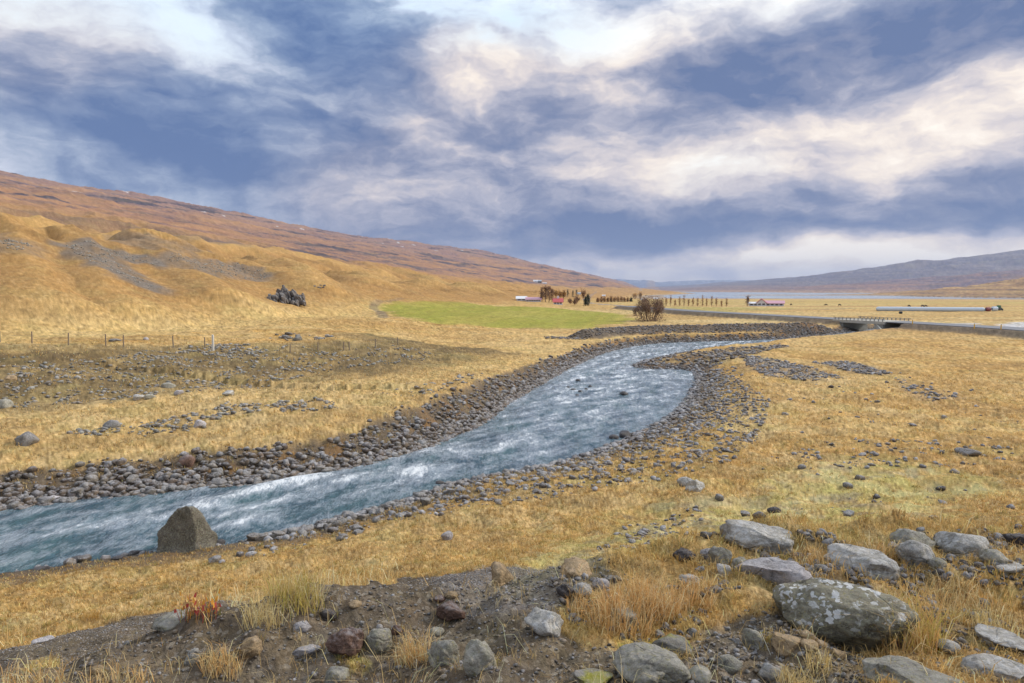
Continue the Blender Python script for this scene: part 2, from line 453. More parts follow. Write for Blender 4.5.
def attr_material(name, rough=0.8, trans=False):
    m, nt, b = new_mat(name)
    a = nt.nodes.new('ShaderNodeAttribute'); a.attribute_name = 'col'
    nt.links.new(a.outputs['Color'], b.inputs['Base Color'])
    b.inputs['Roughness'].default_value = rough; b.inputs['Specular IOR Level'].default_value = 0.15
    if trans:
        tr = nt.nodes.new('ShaderNodeBsdfTranslucent'); nt.links.new(a.outputs['Color'], tr.inputs['Color'])
        mx = nt.nodes.new('ShaderNodeMixShader'); mx.inputs[0].default_value = 0.35
        nt.links.new(b.outputs[0], mx.inputs[1]); nt.links.new(tr.outputs[0], mx.inputs[2])
        nt.links.new(mx.outputs[0], nt.nodes['Material Output'].inputs['Surface'])
    return m

def water_material(name, deep, foamy=True, scale=1.0, rough=0.12):
    m, nt, b = new_mat(name)
    tc = nt.nodes.new('ShaderNodeTexCoord')
    mp = nt.nodes.new('ShaderNodeMapping'); mp.inputs['Rotation'].default_value = (0, 0, math.radians(-42)); mp.inputs['Scale'].default_value = (1.9 * scale, 0.8 * scale, 1)
    nt.links.new(tc.outputs['Object'], mp.inputs['Vector'])
    n1 = noise_tex(nt, 1.1, 6, 0.62, mp.outputs[0], 0.6); n2 = noise_tex(nt, 4.5, 5, 0.65, mp.outputs[0], 0.8); n3 = noise_tex(nt, 0.35, 3, 0.5, mp.outputs[0])
    c = mixc(nt, ramp(nt, n3, [(0.36, (0, 0, 0)), (0.64, (1, 1, 1))]), deep, (deep[0] * 1.6, deep[1] * 1.6, deep[2] * 1.3))
    rr = b.inputs['Roughness']
    if foamy:
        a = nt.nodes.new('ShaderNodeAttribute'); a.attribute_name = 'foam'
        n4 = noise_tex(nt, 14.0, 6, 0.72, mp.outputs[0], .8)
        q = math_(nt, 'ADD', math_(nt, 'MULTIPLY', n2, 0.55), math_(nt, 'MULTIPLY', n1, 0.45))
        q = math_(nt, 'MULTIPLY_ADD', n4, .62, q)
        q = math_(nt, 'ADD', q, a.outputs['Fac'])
        pale_refl = math_(nt, 'MULTIPLY', ramp(nt, q, [(0.46, (0, 0, 0)), (0.80, (1, 1, 1))]), .72)  # pale sky reflection painted into the water colour
        c = mixc(nt, pale_refl, c, (0.54, 0.59, 0.66))
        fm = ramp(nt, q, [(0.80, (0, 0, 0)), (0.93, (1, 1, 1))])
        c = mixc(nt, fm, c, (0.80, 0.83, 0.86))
        nt.links.new(math_(nt, 'MULTIPLY_ADD', fm, 0.6, rough), rr)
    else: rr.default_value = rough
    nt.links.new(c, b.inputs['Base Color'])
    b.inputs['IOR'].default_value = 1.33
    bp = nt.nodes.new('ShaderNodeBump'); bp.inputs['Strength'].default_value = 1.0 if foamy else 0.3; bp.inputs['Distance'].default_value = 0.30
    h = math_(nt, 'ADD', n1, math_(nt, 'MULTIPLY', n2, 0.45))
    nt.links.new(h, bp.inputs['Height']); nt.links.new(bp.outputs[0], b.inputs['Normal'])
    return m

M = {}
M['ground'] = ground_material()
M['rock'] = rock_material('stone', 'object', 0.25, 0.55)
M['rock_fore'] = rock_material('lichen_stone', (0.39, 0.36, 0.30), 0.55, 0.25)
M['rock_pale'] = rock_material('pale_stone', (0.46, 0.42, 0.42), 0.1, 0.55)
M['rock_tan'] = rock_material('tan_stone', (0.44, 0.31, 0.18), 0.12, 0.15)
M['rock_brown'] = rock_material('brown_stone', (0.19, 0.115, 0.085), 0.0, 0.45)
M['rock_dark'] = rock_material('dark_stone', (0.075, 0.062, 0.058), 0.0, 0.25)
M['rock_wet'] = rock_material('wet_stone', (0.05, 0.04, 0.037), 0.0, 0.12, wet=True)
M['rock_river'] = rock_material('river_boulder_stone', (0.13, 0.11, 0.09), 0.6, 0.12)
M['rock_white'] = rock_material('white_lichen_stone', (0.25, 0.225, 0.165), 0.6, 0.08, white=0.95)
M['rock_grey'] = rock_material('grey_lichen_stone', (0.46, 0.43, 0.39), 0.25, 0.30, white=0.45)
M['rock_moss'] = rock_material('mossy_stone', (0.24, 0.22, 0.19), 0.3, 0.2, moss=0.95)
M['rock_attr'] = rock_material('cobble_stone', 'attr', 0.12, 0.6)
M['grass'] = attr_material('dry_grass', 0.85, True)
M['leaf'] = attr_material('dry_foliage', 0.85, True)
M['bark'] = simple('bark', (0.14, 0.10, 0.075), 0.9, 4, 0.4)
M['concrete'] = simple('concrete', (0.46, 0.43, 0.37), 0.85, 1.5, 0.3)
M['steel'] = simple('weathered_steel', (0.24, 0.24, 0.24), 0.5, 3, 0.2, 0.6)
M['asphalt'] = simple('asphalt', (0.20, 0.20, 0.215), 0.8, 2, 0.2)
M['white'] = simple('white_paint', (0.74, 0.74, 0.76), 0.6, 1, 0.08)
M['maroon'] = simple('maroon_wrap', (0.26, 0.07, 0.08), 0.5, 2, 0.3)
M['red'] = simple('red_roof', (0.50, 0.07, 0.07), 0.5, 1, 0.15)
M['pink'] = simple('faded_red_roof', (0.62, 0.34, 0.40), 0.5, 1, 0.15)
M['dark'] = simple('dark_trim', (0.04, 0.04, 0.045), 0.4, 1, 0.2)
M['wrap'] = simple('silage_wrap', (0.60, 0.68, 0.76), 0.35, 2, 0.12)
M['blackwrap'] = simple('black_wrap', (0.02, 0.02, 0.022), 0.35, 2, 0.2)
M['wood'] = simple('grey_wood', (0.26, 0.20, 0.14), 0.9, 8, 0.4)
M['whitewood'] = simple('white_post_wood', (0.72, 0.68, 0.60), 0.8, 8, 0.15)
M['yellow'] = simple('yellow_plastic', (0.75, 0.42, 0.03), 0.5, 3, 0.1)
M['green'] = simple('green_paint', (0.03, 0.14, 0.08), 0.5, 2, 0.2)
M['hide'] = simple('dark_hide', (0.05, 0.035, 0.025), 0.8, 3, 0.3)
M['roofgrey'] = simple('grey_roof', (0.45, 0.48, 0.52), 0.5, 1, 0.1)

# ------------------------------------------------------------------ mesh building
def link(name, me, mat=None, parent=None, loc=None):
    o = bpy.data.objects.new(name, me); COL.objects.link(o)
    if mat is not None and me is not None and not me.materials: me.materials.append(mat)
    if parent is not None: o.parent = parent
    if loc is not None: o.location = loc
    return o

def tag(o, label=None, cat=None, group=None, kind=None):
    if label: o['label'] = label
    if cat: o['category'] = cat
    if group: o['group'] = group
    if kind: o['kind'] = kind
    return o

def np_mesh(name, V, quads=None, tris=None, smooth=True, col=None, attrs=None):
    me = bpy.data.meshes.new(name)
    V = np.ascontiguousarray(V, dtype=np.float32)
    me.vertices.add(len(V)); me.vertices.foreach_set('co', V.ravel())
    nq = 0 if quads is None else len(quads); nt_ = 0 if tris is None else len(tris)
    idx = []
    if nq: idx.append(np.asarray(quads).ravel())
    if nt_: idx.append(np.asarray(tris).ravel())
    idx = np.concatenate(idx).astype(np.int32)
    me.loops.add(len(idx)); me.loops.foreach_set('vertex_index', idx)
    me.polygons.add(nq + nt_)
    starts = np.concatenate([np.arange(nq) * 4, nq * 4 + np.arange(nt_) * 3]).astype(np.int32)
    me.polygons.foreach_set('loop_start', starts)
    me.polygons.foreach_set('use_smooth', np.full(nq + nt_, smooth))
    if col is not None:
        a = me.attributes.new('col', 'FLOAT_COLOR', 'POINT')
        c = np.ones((len(V), 4), np.float32); c[:, :3] = col
        a.data.foreach_set('color', c.ravel())
    for k, v in (attrs or {}).items():
        a = me.attributes.new(k, 'FLOAT', 'POINT'); a.data.foreach_set('value', np.asarray(v, np.float32).ravel())
    me.update(calc_edges=True)
    return me

class MB:
    """collects boxes, tubes and prisms into one mesh"""
    def __init__(self): self.v, self.f = [], []
    def add(self, vs, fs):
        b = len(self.v); self.v += [tuple(v) for v in vs]; self.f += [tuple(i + b for i in f) for f in fs]
    def box(self, x0, x1, y0, y1, z0, z1):
        self.add([(x0, y0, z0), (x1, y0, z0), (x1, y1, z0), (x0, y1, z0), (x0, y0, z1), (x1, y0, z1), (x1, y1, z1), (x0, y1, z1)],
                 [(0, 3, 2, 1), (4, 5, 6, 7), (0, 1, 5, 4), (1, 2, 6, 5), (2, 3, 7, 6), (3, 0, 4, 7)])
    def tube(self, p, q, r0, r1, n=6):
        p, q = Vector(p), Vector(q); d = q - p
        if d.length < 1e-6: return
        a = d.orthogonal().normalized(); b = d.normalized().cross(a)
        vs = []
        for c, r in ((p, r0), (q, r1)):
            for i in range(n):
                t = 2 * math.pi * i / n; vs.append(c + (a * math.cos(t) + b * math.sin(t)) * r)
        fs = [(i, (i + 1) % n, n + (i + 1) % n, n + i) for i in range(n)] + [tuple(range(n))[::-1], tuple(range(n, 2 * n))]
        self.add(vs, fs)
    def prism(self, prof, y0, y1):
        n = len(prof)
        self.add([(x, y0, z) for x, z in prof] + [(x, y1, z) for x, z in prof],
                 [(i, (i + 1) % n, n + (i + 1) % n, n + i) for i in range(n)] + [tuple(range(n))[::-1], tuple(range(n, 2 * n))])
    def build(self, name, mat, parent=None, loc=None, rz=0, smooth=False):
        me = bpy.data.meshes.new(name); me.from_pydata(self.v, [], self.f); me.update()
        bm = bmesh.new(); bm.from_mesh(me); bmesh.ops.recalc_face_normals(bm, faces=bm.faces); bm.to_mesh(me); bm.free()
        if smooth: me.polygons.foreach_set('use_smooth', [True] * len(me.polygons))
        o = link(name, me, mat, parent, loc); o.rotation_euler = (0, 0, rz)
        return o

def empty(name, loc, rz=0):
    o = bpy.data.objects.new(name, None); COL.objects.link(o)
    o.location = loc; o.rotation_euler = (0, 0, rz)
    return o

# ------------------------------------------------------------------ GROUND
# skirt sinks the far rim under the horizon
UPG = UG + 210 * sstep(1900, 3400, SG)

def warp_mask(poly, soft, wob, wl=None, seed=0.0, grow=0.0):
    wl = wl or wob * 3
    x0, y0 = poly.min(0) - 3 * (soft + wob); x1, y1 = poly.max(0) + 3 * (soft + wob)
    out = np.zeros(GX.shape)
    m = (GX > x0) & (GX < x1) & (GY > y0) & (GY < y1)
    if not m.any(): return out
    x, y = GX[m], GY[m]
    x2 = x + wob * fbm(x / wl + seed, y / wl, 4) * 2; y2 = y + wob * fbm(x / wl, y / wl + 31 + seed, 4) * 2
    L = np.vstack([poly, poly[:1]])
    d, _ = dist_line(x2, y2, L)
    d = np.where(inside(x2, y2, poly), d, -d)
    out[m] = sstep(-soft, soft, d + grow)
    return out

def C(*v): return np.array(v, float)
col = np.zeros(GX.shape + (3,))
rock_at = np.zeros(GX.shape)
def lay(mask, c):
    global col
    mm = np.clip(mask, 0, 1)[..., None]
    col = col * (1 - mm) + np.asarray(c) * mm

gold, straw, rust, olive, soil, grit = C(.53, .305, .085), C(.66, .45, .18), C(.37, .185, .05), C(.24, .20, .055), C(.085, .062, .042), C(.20, .175, .155)
nA = fbm(GX / 7, GY / 7, 5, .6); nB = fbm(GX / 1.6 + 9, GY / 1.6, 5, .6); nC = fbm(GX / 40, GY / 40, 5, .6)
nS = fbm(SG / 9, UG / 1.5 + 3, 5, .6)         # drawn out along the valley
lay(np.ones(GX.shape), gold)
lay(sstep(-.05, .45, nA + .4 * nB) * .65, straw)
lay(sstep(.05, .5, -nA + .5 * nB) * .55, rust)
lay(sstep(.15, .55, nB - .4 * nC) * .35, olive)
# grass benches between the scree and the far bank are paler
lay((SDG > 0) * (LFG) * (1 - SCG) * .55 * (RG < 90), straw * 0.95)
# scree slope on the left: dull olive brown
scm = np.where((SG > 5) & (SG < 62) & (UG > 0) & (SDG > 0), np.sin(np.pi * np.clip(SCG, 0, 1)) ** .6, 0)
lay(scm * .55, C(.26, .185, .07)); lay(scm * sstep(-.45, .2, nA + .6 * nB + .12) * .8, C(.17, .125, .055))
lay(scm * sstep(.0, .4, nB) * .5, grit * .9)
lay(scm * sstep(.05, .5, -nB + .3 * nA) * .35, olive)
dk = warp_mask(poly_at([(-40, 352), (60, 351), (110, 353), (95, 361), (40, 366), (-40, 366)]), .8, .6)
tr = np.array([tuple(at(x, y))[:2] for x, y in [(-30, 396), (20, 391), (60, 383), (90, 371), (110, 361), (140, 354), (175, 350)]])
d, _ = dist_line(GX, GY, tr); lay((1 - sstep(.35, .9, d + .3 * nB)) * .8, straw * .85)

# hillside
hill = lin(50, 62, UPG) * (SG > -60)
hn = fbm(SG / 30, UG / 7, 5, .62); hn2 = fbm(SG / 6, UG / 14 + 4, 5, .62)
lay(hill * .8, C(.47, .25, .068))
lay(hill * sstep(-.1, .4, hn + .3 * hn2) * .75, C(.60, .36, .11))
lay(hill * sstep(.02, .4, -hn + .5 * hn2) * .7, C(.32, .16, .042))
lay(hill * sstep(.15, .5, hn2) * .4, C(.23, .13, .05))
lay(hill * np.exp(-((UPG - 92) / 24) ** 2) * (SG < 260) * sstep(-.35, .25, hn) * .6, C(.36, .185, .05))
foot_band = np.exp(-((UPG - 50) / 7) ** 2) * (SG < 220) * (SG > 0)
lay(foot_band * .7, straw * C(.95, .95, .85))
# brown mountain above
mt = lin(215, 300, UPG + 60 * fbm(SG / 150, UG / 90, 4)) * (SG > -300) 
mn1 = fbm(SG / 600, GZ / 20 + .003 * SG, 5, .6); mn2 = fbm(SG / 160, GZ / 11 + 5, 5, .6); mn3 = fbm(SG / 800, UG / 300, 4)
lay(mt, C(.36, .19, .11))
lay(mt * sstep(-.15, .35, mn1 + .4 * mn2) * .8, C(.24, .14, .12))
lay(mt * sstep(-.05, .4, mn2) * .7, C(.20, .115, .105))
lay(mt * sstep(.14, .34, mn1 * .7 + mn2 * .6) * .9, C(.075, .07, .10)); mn4 = fbm(SG / 140 + UG / 60, UG / 30 + 3, 5, .6); lay(mt * sstep(.1, .4, mn4) * .6, C(.14, .105, .115)); lay(mt * sstep(.1, .4, -mn4) * .5, C(.44, .24, .11))
lay(mt * sstep(.2, .55, -mn1) * .6, C(.48, .26, .10))
lay(mt * sstep(450, 900, UPG) * .65, C(.25, .165, .165))
mn5 = fbm(SG / 520 + UPG / 900, UPG / 75 + 9, 5, .62); mn6 = fbm(SG / 150, UPG / 130 + 1, 5, .6)
lay(mt * sstep(.06, .26, mn5) * .6, C(.15, .11, .13)); lay(mt * sstep(.17, .32, mn5 + .4 * mn6) * .9, C(.055, .052, .08)); lay(mt * sstep(.15, .4, -mn5) * .45, C(.46, .25, .11))
lay(mt * (UPG > 760) * sstep(.42, .55, fbm(SG / 60, UG / 30 + 8, 4)) * .8, C(.75, .75, .78))

# plain on the right, out to the lake
pl = (1 - lin(5, 40, UPG)) * (RG > 100)
lay(pl * .8, C(.55, .34, .12))
pn = fbm(GX / 260, GY / 30, 5, .6)
lay(pl * sstep(-.05, .35, pn) * .8, C(.62, .45, .20))
lay(pl * sstep(.05, .4, -pn) * .6, C(.42, .24, .10))
lay(pl * np.exp(-((SG - 560) / 260) ** 2) * sstep(-.3, .3, pn) * .6, C(.42, .39, .10))
lay(pl * lin(1250, 1500, SG) * .8, C(.30, .26, .25))
# ranges
def rmask(Cst, w, seed):
    out = np.zeros(GX.shape); m = RG > 600
    zz = ridge(GX[m], GY[m], Cst, w[0], -20., seed, w[1], w[2])
    out[m] = (np.abs(GZ[m] - zz) < 0.5) & (zz > -19.0)
    return out
rb = rmask(R_BIG, (3600, .20, 1.15), 1.7); rm = rmask(R_MID, (1500, .25, 1.1), 7.1); rn = rmask(R_NEAR, (480, .22, 1.0), 3.3); rf = rmask(R_FAR, (3500, .35, 1.0), 9.7)
v1 = fbm(GX / 900, GZ / 26, 5, .6); v2 = fbm(GX / 220 + 3, GZ / 14, 5, .62)
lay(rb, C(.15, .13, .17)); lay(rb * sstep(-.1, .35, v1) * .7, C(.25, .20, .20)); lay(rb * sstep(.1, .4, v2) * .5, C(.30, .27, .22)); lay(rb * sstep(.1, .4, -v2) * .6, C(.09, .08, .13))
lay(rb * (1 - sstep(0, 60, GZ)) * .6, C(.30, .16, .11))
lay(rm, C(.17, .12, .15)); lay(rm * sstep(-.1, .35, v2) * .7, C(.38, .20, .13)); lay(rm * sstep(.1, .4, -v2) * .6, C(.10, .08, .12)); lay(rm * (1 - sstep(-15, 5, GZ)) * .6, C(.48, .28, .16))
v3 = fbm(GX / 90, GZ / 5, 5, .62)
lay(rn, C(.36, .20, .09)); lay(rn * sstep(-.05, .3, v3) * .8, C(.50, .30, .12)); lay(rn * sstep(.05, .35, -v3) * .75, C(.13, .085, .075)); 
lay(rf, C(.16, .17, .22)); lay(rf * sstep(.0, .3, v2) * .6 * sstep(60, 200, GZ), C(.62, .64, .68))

# river banks: stones and rusty grass between
bk = (SDG > -2) * np.where(LFG, 1 - sstep(.65, 1.0, (SDG + .6 * nB) / np.interp(SG, [0, 22, 32, 42, 60], [2.0, 2.0, 2.2, 2.0, 1.6])), 1 - sstep(.6, 2.6, SDG + 1.6 * nB)) * (RG < 160)
lay(bk * .85, C(.10, .078, .062))
lay(bk * sstep(-.02, .3, nB) * np.where(LFG, .75, .5) * (SDG > .5), C(.36, .17, .035))
lay((SDG < .25) * (RG < 170), C(.055, .05, .045))
# stony flat beside the near bank
P_STONY = poly_at([(700, 372), (735, 376), (770, 400), (760, 440), (720, 468), (660, 480), (560, 497), (470, 510), (400, 520), (390, 512), (470, 487), (565, 468), (645, 436), (690, 404)])
stn = warp_mask(P_STONY, .8, .7)
lay(stn * sstep(-.1, .35, nB + .3 * nA) * .45, grit * .75); lay(stn * sstep(.1, .4, -nB) * .4, olive * 1.2)
P_BAR = poly_at([(636, 366), (655, 360), (690, 352.5), (745, 347), (780, 343), (790, 347), (745, 356), (705, 372), (685, 369)])
brm = warp_mask(P_BAR, .8, .5); lay(brm * .8, C(.13, .10, .08)); lay(brm * sstep(0, .3, nB) * .5, rust)
P_GR1 = poly_at([(742, 358), (760, 357), (800, 365), (842, 377), (815, 381), (770, 377), (748, 367)])
P_GR2 = poly_at([(812, 362), (850, 361), (872, 367), (892, 373), (870, 375), (835, 368)])
P_GR3 = poly_at([(895, 378), (930, 388), (960, 398), (930, 402), (905, 390)])
for P_, w in ((P_GR1, .8), (P_GR2, .75), (P_GR3, .45)):
    g_ = warp_mask(P_, 1.0, .8); lay(g_ * w * sstep(-.4, .1, nB), C(.19, .175, .18))
# mossy, yellowish stretch of the near plain
P_MOSS = poly_at([(540, 566), (600, 535), (640, 512), (720, 498), (800, 466), (900, 458), (985, 478), (950, 508), (860, 534), (760, 538), (700, 552), (620, 562)])
mo = warp_mask(P_MOSS, 1.0, .9)
MO1, MO2 = mo * sstep(-.25, .2, nB + .3 * nA) * .7, mo * sstep(.0, .35, -nB + .2 * nA) * .55
# green hay field
P_FIELD = poly_at([(384, 306), (392, 302.5), (432, 300.8), (470, 303), (520, 306.5), (575, 310), (620, 314), (634, 318), (625, 323), (585, 328), (540, 328.5), (470, 325.5), (420, 321), (393, 314)])
fd = warp_mask(P_FIELD, 1.6, 2.2, 7)
lay(fd, C(.30, .29, .045)); lay(fd * sstep(-.1, .3, fbm(SG / 60, UG / 2.2, 4)) * .5, C(.40, .33, .065)); lay(fd * sstep(.1, .4, nA) * .4, C(.24, .25, .05)); lay(fd * sstep(.0, .5, fbm(SG / 45 + 3, UG / 11, 4)) * .5, C(.46, .36, .09)); lay(fd * .35 * (np.sin(UG * 1.9 + .8 * nA) > .2), C(.27, .25, .045))
g2 = warp_mask(poly_at([(665, 306.5), (740, 307), (800, 309), (740, 311), (680, 310)]), 2, 1.5); lay(g2 * .6, C(.36, .34, .09))
g3 = warp_mask(poly_at([(390, 268), (430, 275), (470, 283), (500, 290), (460, 288), (410, 277)]), 4, 6); lay(g3 * .5, C(.26, .22, .05))
# bare stony patches on the hill
def hillp(pts): return poly_at([(x / 2.97, 150 + y / 2.97) for x, y in pts])
HP = [(hillp([(190, 283), (240, 276), (290, 280), (345, 300), (420, 318), (480, 332), (470, 345), (400, 330), (345, 318), (400, 365), (465, 412), (455, 418), (380, 385), (300, 345), (225, 308)]), 1.0),
      (hillp([(490, 322), (570, 324), (640, 330), (700, 334), (770, 356), (795, 372), (770, 388), (700, 378), (640, 372), (560, 352), (500, 338)]), .75),
      (hillp([(-60, 255), (10, 262), (70, 270), (100, 288), (60, 300), (0, 290), (-60, 285)]), .5),
      (hillp([(325, 254), (380, 252), (470, 262), (560, 282), (620, 300), (560, 305), (450, 292), (360, 274)]), .55),
      (hillp([(520, 255), (600, 258), (700, 270), (740, 285), (650, 280), (560, 268)]), .35)]
hp_m = np.zeros(GX.shape)
for P_, w in HP:
    g_ = warp_mask(P_, 1.3, 1.3, 5, 0.0, 1.6); hp_m = np.maximum(hp_m, g_ * w)
    lay(g_ * w * (.7 + .6 * hn2) * .9, C(.20, .155, .115))
# gravel banks of levee and road
dl, _ = dist_line(GX, GY, LEVEE); dr, _ = dist_line(GX, GY, ROAD)
lay((1 - sstep(2.0, 2.8, dl + .6 * nB)) * (SDG > 0) * .92, C(.115, .095, .08))
lay((1 - sstep(.3, 1.0, dl)) * sstep(0, .3, nA) * .5, rust)
lay((1 - sstep(4.4, 5.6, dr + .7 * nB)) * .85 * (RG < 400), C(.12, .10, .085))
for pts, w, c in (([(589, 303), (602, 304), (620, 305.5), (640, 307)], 2.5, C(.26, .25, .27)), ([(586, 300), (590, 296), (596, 291.5)], 3.0, C(.24, .24, .28)), ([(640, 290.5), (643, 287.5), (643.5, 285.5)], 8, C(.3, .28, .3)),
                  ([(384, 318), (380, 312), (374, 309), (376, 303), (392, 300.5), (410, 299)], .9, C(.20, .15, .10)), ([(750, 309), (790, 309.5), (850, 308.5)], 2, C(.24, .18, .12))):
    L = np.array([tuple(at(x, y))[:2] for x, y in pts]); d, _ = dist_line(GX, GY, crom(L, 4)); lay((1 - sstep(w * .6, w * 1.3, d)) * .85, c)
pp = warp_mask(poly_at([(1000, 324.5), (1015, 322), (1060, 322), (1060, 329), (1010, 328.5)]), 1, 1); lay(pp * .85, C(.55, .58, .64))
pp = warp_mask(poly_at([(948, 323.2), (975, 322.9), (980, 324), (950, 324.2)]), 1, 1); lay(pp * .7, C(.5, .52, .56))

# rough shoulder in front
P_SOIL = poly_at([(-260, 800), (-160, 700), (-60, 668), (0, 650), (60, 636), (110, 623), (170, 611), (250, 600), (300, 590), (400, 578), (470, 572), (510, 567), (570, 566), (612, 572), (596, 592), (560, 606), (552, 628),
                  (600, 646), (660, 655), (700, 640), (730, 618), (765, 604), (800, 618), (860, 655), (872, 690), (860, 800)])
so = warp_mask(P_SOIL, .05, .10, .5)
lay(so, C(.15, .115, .083)); lay(so * sstep(.0, .35, fbm(GX / .25, GY / .25, 4)) * .6, C(.085, .062, .045)); lay(so * sstep(.1, .4, fbm(GX / .4 + 7, GY / .4, 4)) * .6, C(.26, .22, .17)); lay(so * sstep(.15, .4, fbm(GX / .12 + 3, GY / .12, 3)) * .4, C(.34, .30, .26))
fr = warp_mask(poly_at([(430, 580), (465, 571), (520, 565), (562, 566), (575, 585), (550, 612), (490, 616), (440, 600)]), .06, .08, .3)
lay(fr * .8, C(.27, .25, .26)); lay(fr * sstep(.1, .3, fbm(GX / .08, GY / .08, 3)) * .7, C(.5, .49, .52))
P_RG = poly_at([(700, 560), (800, 540), (1030, 540), (1100, 700), (870, 700), (850, 640), (800, 600), (740, 600)])
rg = warp_mask(P_RG, .08, .12, .5)
lay(rg * sstep(-.1, .3, fbm(GX / .35 + 2, GY / .35, 4)) * .6, C(.19, .155, .11))
for pts in ([(618, 645), (640, 632), (665, 640), (690, 655), (670, 664), (640, 658)], [(755, 635), (775, 630), (785, 640), (765, 646)], [(335, 655), (360, 650), (375, 662), (350, 672)], [(30, 660), (60, 655), (60, 668), (30, 672)]):
    g_ = warp_mask(poly_at(pts), .03, .04, .15); lay(g_ * sstep(-.2, .2, fbm(GX / .05, GY / .05, 3)) * .8, C(.44, .42, .06)); so = so * (1 - g_)
rock_at = np.clip(so + .5 * rg * sstep(0, .3, nB) + .8 * (bk > .3) * (RG < 60), 0, 1)
# break-up at every scale
lay(MO1, C(.40, .36, .10)); lay(MO2, C(.50, .49, .20))
b1 = bands(1.0, 4, 3.0); b2 = bands(5, 30, 41.0)
grav = np.clip((1 - sstep(2.0, 2.8, dl)) + (1 - sstep(4.4, 5.6, dr)) * (RG < 400) + (bk > .4) + hp_m * .7, 0, 1)
veg = (1 - np.clip(so, 0, 1) * .7) * (1 - grav) * (SDG > .3) * (1 - .75 * fd) * (1.0 - .45 * lin(18, 70, RG)) * (1 - .6 * lin(120, 500, RG)) * (1 - .3 * hill)
bL = bands(30, 260, 13.0, 3); bM = bands(14, 90, 63.0, 3)
lay(sstep(.06, .34, bL + .35 * bM) * .45 * veg, C(.40, .235, .085))
lay(sstep(.08, .36, -bL + .4 * bM) * .50 * veg * (1 - .6 * hill), C(.66, .47, .22))
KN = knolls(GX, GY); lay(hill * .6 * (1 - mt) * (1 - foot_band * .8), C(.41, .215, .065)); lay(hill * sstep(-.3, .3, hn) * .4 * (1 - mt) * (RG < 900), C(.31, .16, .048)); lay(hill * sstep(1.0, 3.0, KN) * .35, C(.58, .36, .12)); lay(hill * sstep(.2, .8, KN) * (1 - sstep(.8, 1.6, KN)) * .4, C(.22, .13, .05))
lay(sstep(.10, .34, bM) * .40 * veg, C(.31, .21, .085))
lay(sstep(.16, .40, -bM - .2 * bL) * .40 * veg, C(.33, .29, .10))
lay(sstep(.12, .45, b1) * .30 * veg, C(.74, .55, .28))
lay(sstep(.12, .44, -b1 + .3 * b2) * .60 * veg, C(.24, .145, .05))
lay(sstep(.2, .5, b2 - .2 * b1) * .35 * veg, C(.30, .24, .08))
lay(scm * sstep(-.1, .3, b2) * .5, C(.13, .095, .045)); lay(np.clip(dk * (.75 + .5 * nB), 0, 1), C(.08, .052, .03))
b3 = bands(1.0, 3.2, 77.0)
lay(scm * .5 * sstep(-.5, .3, nA + .5 * nB), C(.26, .175, .07)); lay(scm * sstep(-.05, .3, b2 + .5 * nB) * .55, C(.14, .095, .045)); lay(scm * sstep(.1, .4, -nA + .4 * nB) * .35, C(.30, .26, .09)); lay(scm * sstep(.05, .35, -b2) * .3, C(.46, .31, .12)); scl = np.exp(-((SCG - .25) / .16) ** 2) * (SG < 60) * (SG > 5) * (UG > 0) * (SDG > 0); lay(scl * sstep(-.3, .2, nA) * .5, C(.13, .092, .05))
for P_, w in HP: pass
lay(hp_m * .95 * (.85 + .5 * b2), C(.19, .155, .125))
lay(MO1 * (.6 + .5 * b2), C(.42, .37, .11)); lay(MO2 * (.8 - .6 * b1), C(.54, .52, .22)); lay(mo * sstep(.15, .4, bM) * .4, C(.30, .27, .20))
lum = col.mean(-1, keepdims=True); gm_ = ((1 - np.clip(so, 0, 1)) * (1 - fd) * (1 - mt))[..., None]; col = col * (1 - .06 * gm_) + lum * C(1.16, 1.03, .90) * .06 * gm_
dmp = 1 - .35 * lin(60, 300, RG) - .2 * mt
brk = np.clip(1 + (.32 * b1 + .20 * b2 + .36 * b3) * dmp * (1 - .5 * fd) * (1 - .45 * hill), .35, 1.9)
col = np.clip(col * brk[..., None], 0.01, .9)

V = np.stack([GX, GY, GZ], -1).reshape(-1, 3)
i = np.arange(NR - 1)[:, None]; j = np.arange(NA)[None, :]; j2 = (j + 1) % NA
Q = np.stack([i * NA + j, i * NA + j2, (i + 1) * NA + j2, (i + 1) * NA + j], -1).reshape(-1, 4)[:, ::-1]
# close the middle
cz = len(V); V = np.vstack([V, [[0, 0, -1.7]]])
jj = np.arange(NA); T = np.stack([np.full(NA, cz), (jj + 1) % NA, jj], -1)[:, ::-1]
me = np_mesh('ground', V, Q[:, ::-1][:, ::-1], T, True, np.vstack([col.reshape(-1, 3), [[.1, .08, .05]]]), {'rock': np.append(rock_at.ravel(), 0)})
ground = tag(link('ground', me, M['ground']), kind='structure')
bm_flip = me.polygons[len(Q) // 2].normal.z < 0
if bm_flip: me.flip_normals()

def look(arr, x, y):
    """value of a ground layer at plan points"""
    r = np.hypot(x, y); a = np.arctan2(x, y)
    ii = np.clip(np.searchsorted(rr, r), 0, NR - 1); kk = np.clip(np.searchsorted(az, a), 0, NA - 1)
    return arr[ii, kk]

# ------------------------------------------------------------------ RIVER
cm = (np.degrees(az) > -62) & (np.degrees(az) < 50); rmk = (rr > 8) & (rr < 150)
ci, ri = np.where(cm)[0], np.where(rmk)[0]
WX, WY = GX[np.ix_(ri, ci)], GY[np.ix_(ri, ci)]; WSD = SDG[np.ix_(ri, ci)]
a_ = math.radians(42); fx, fy = WX * math.sin(a_) + WY * math.cos(a_), WX * math.cos(a_) - WY * math.sin(a_)
mid = lin(0, 2.5, -WSD)
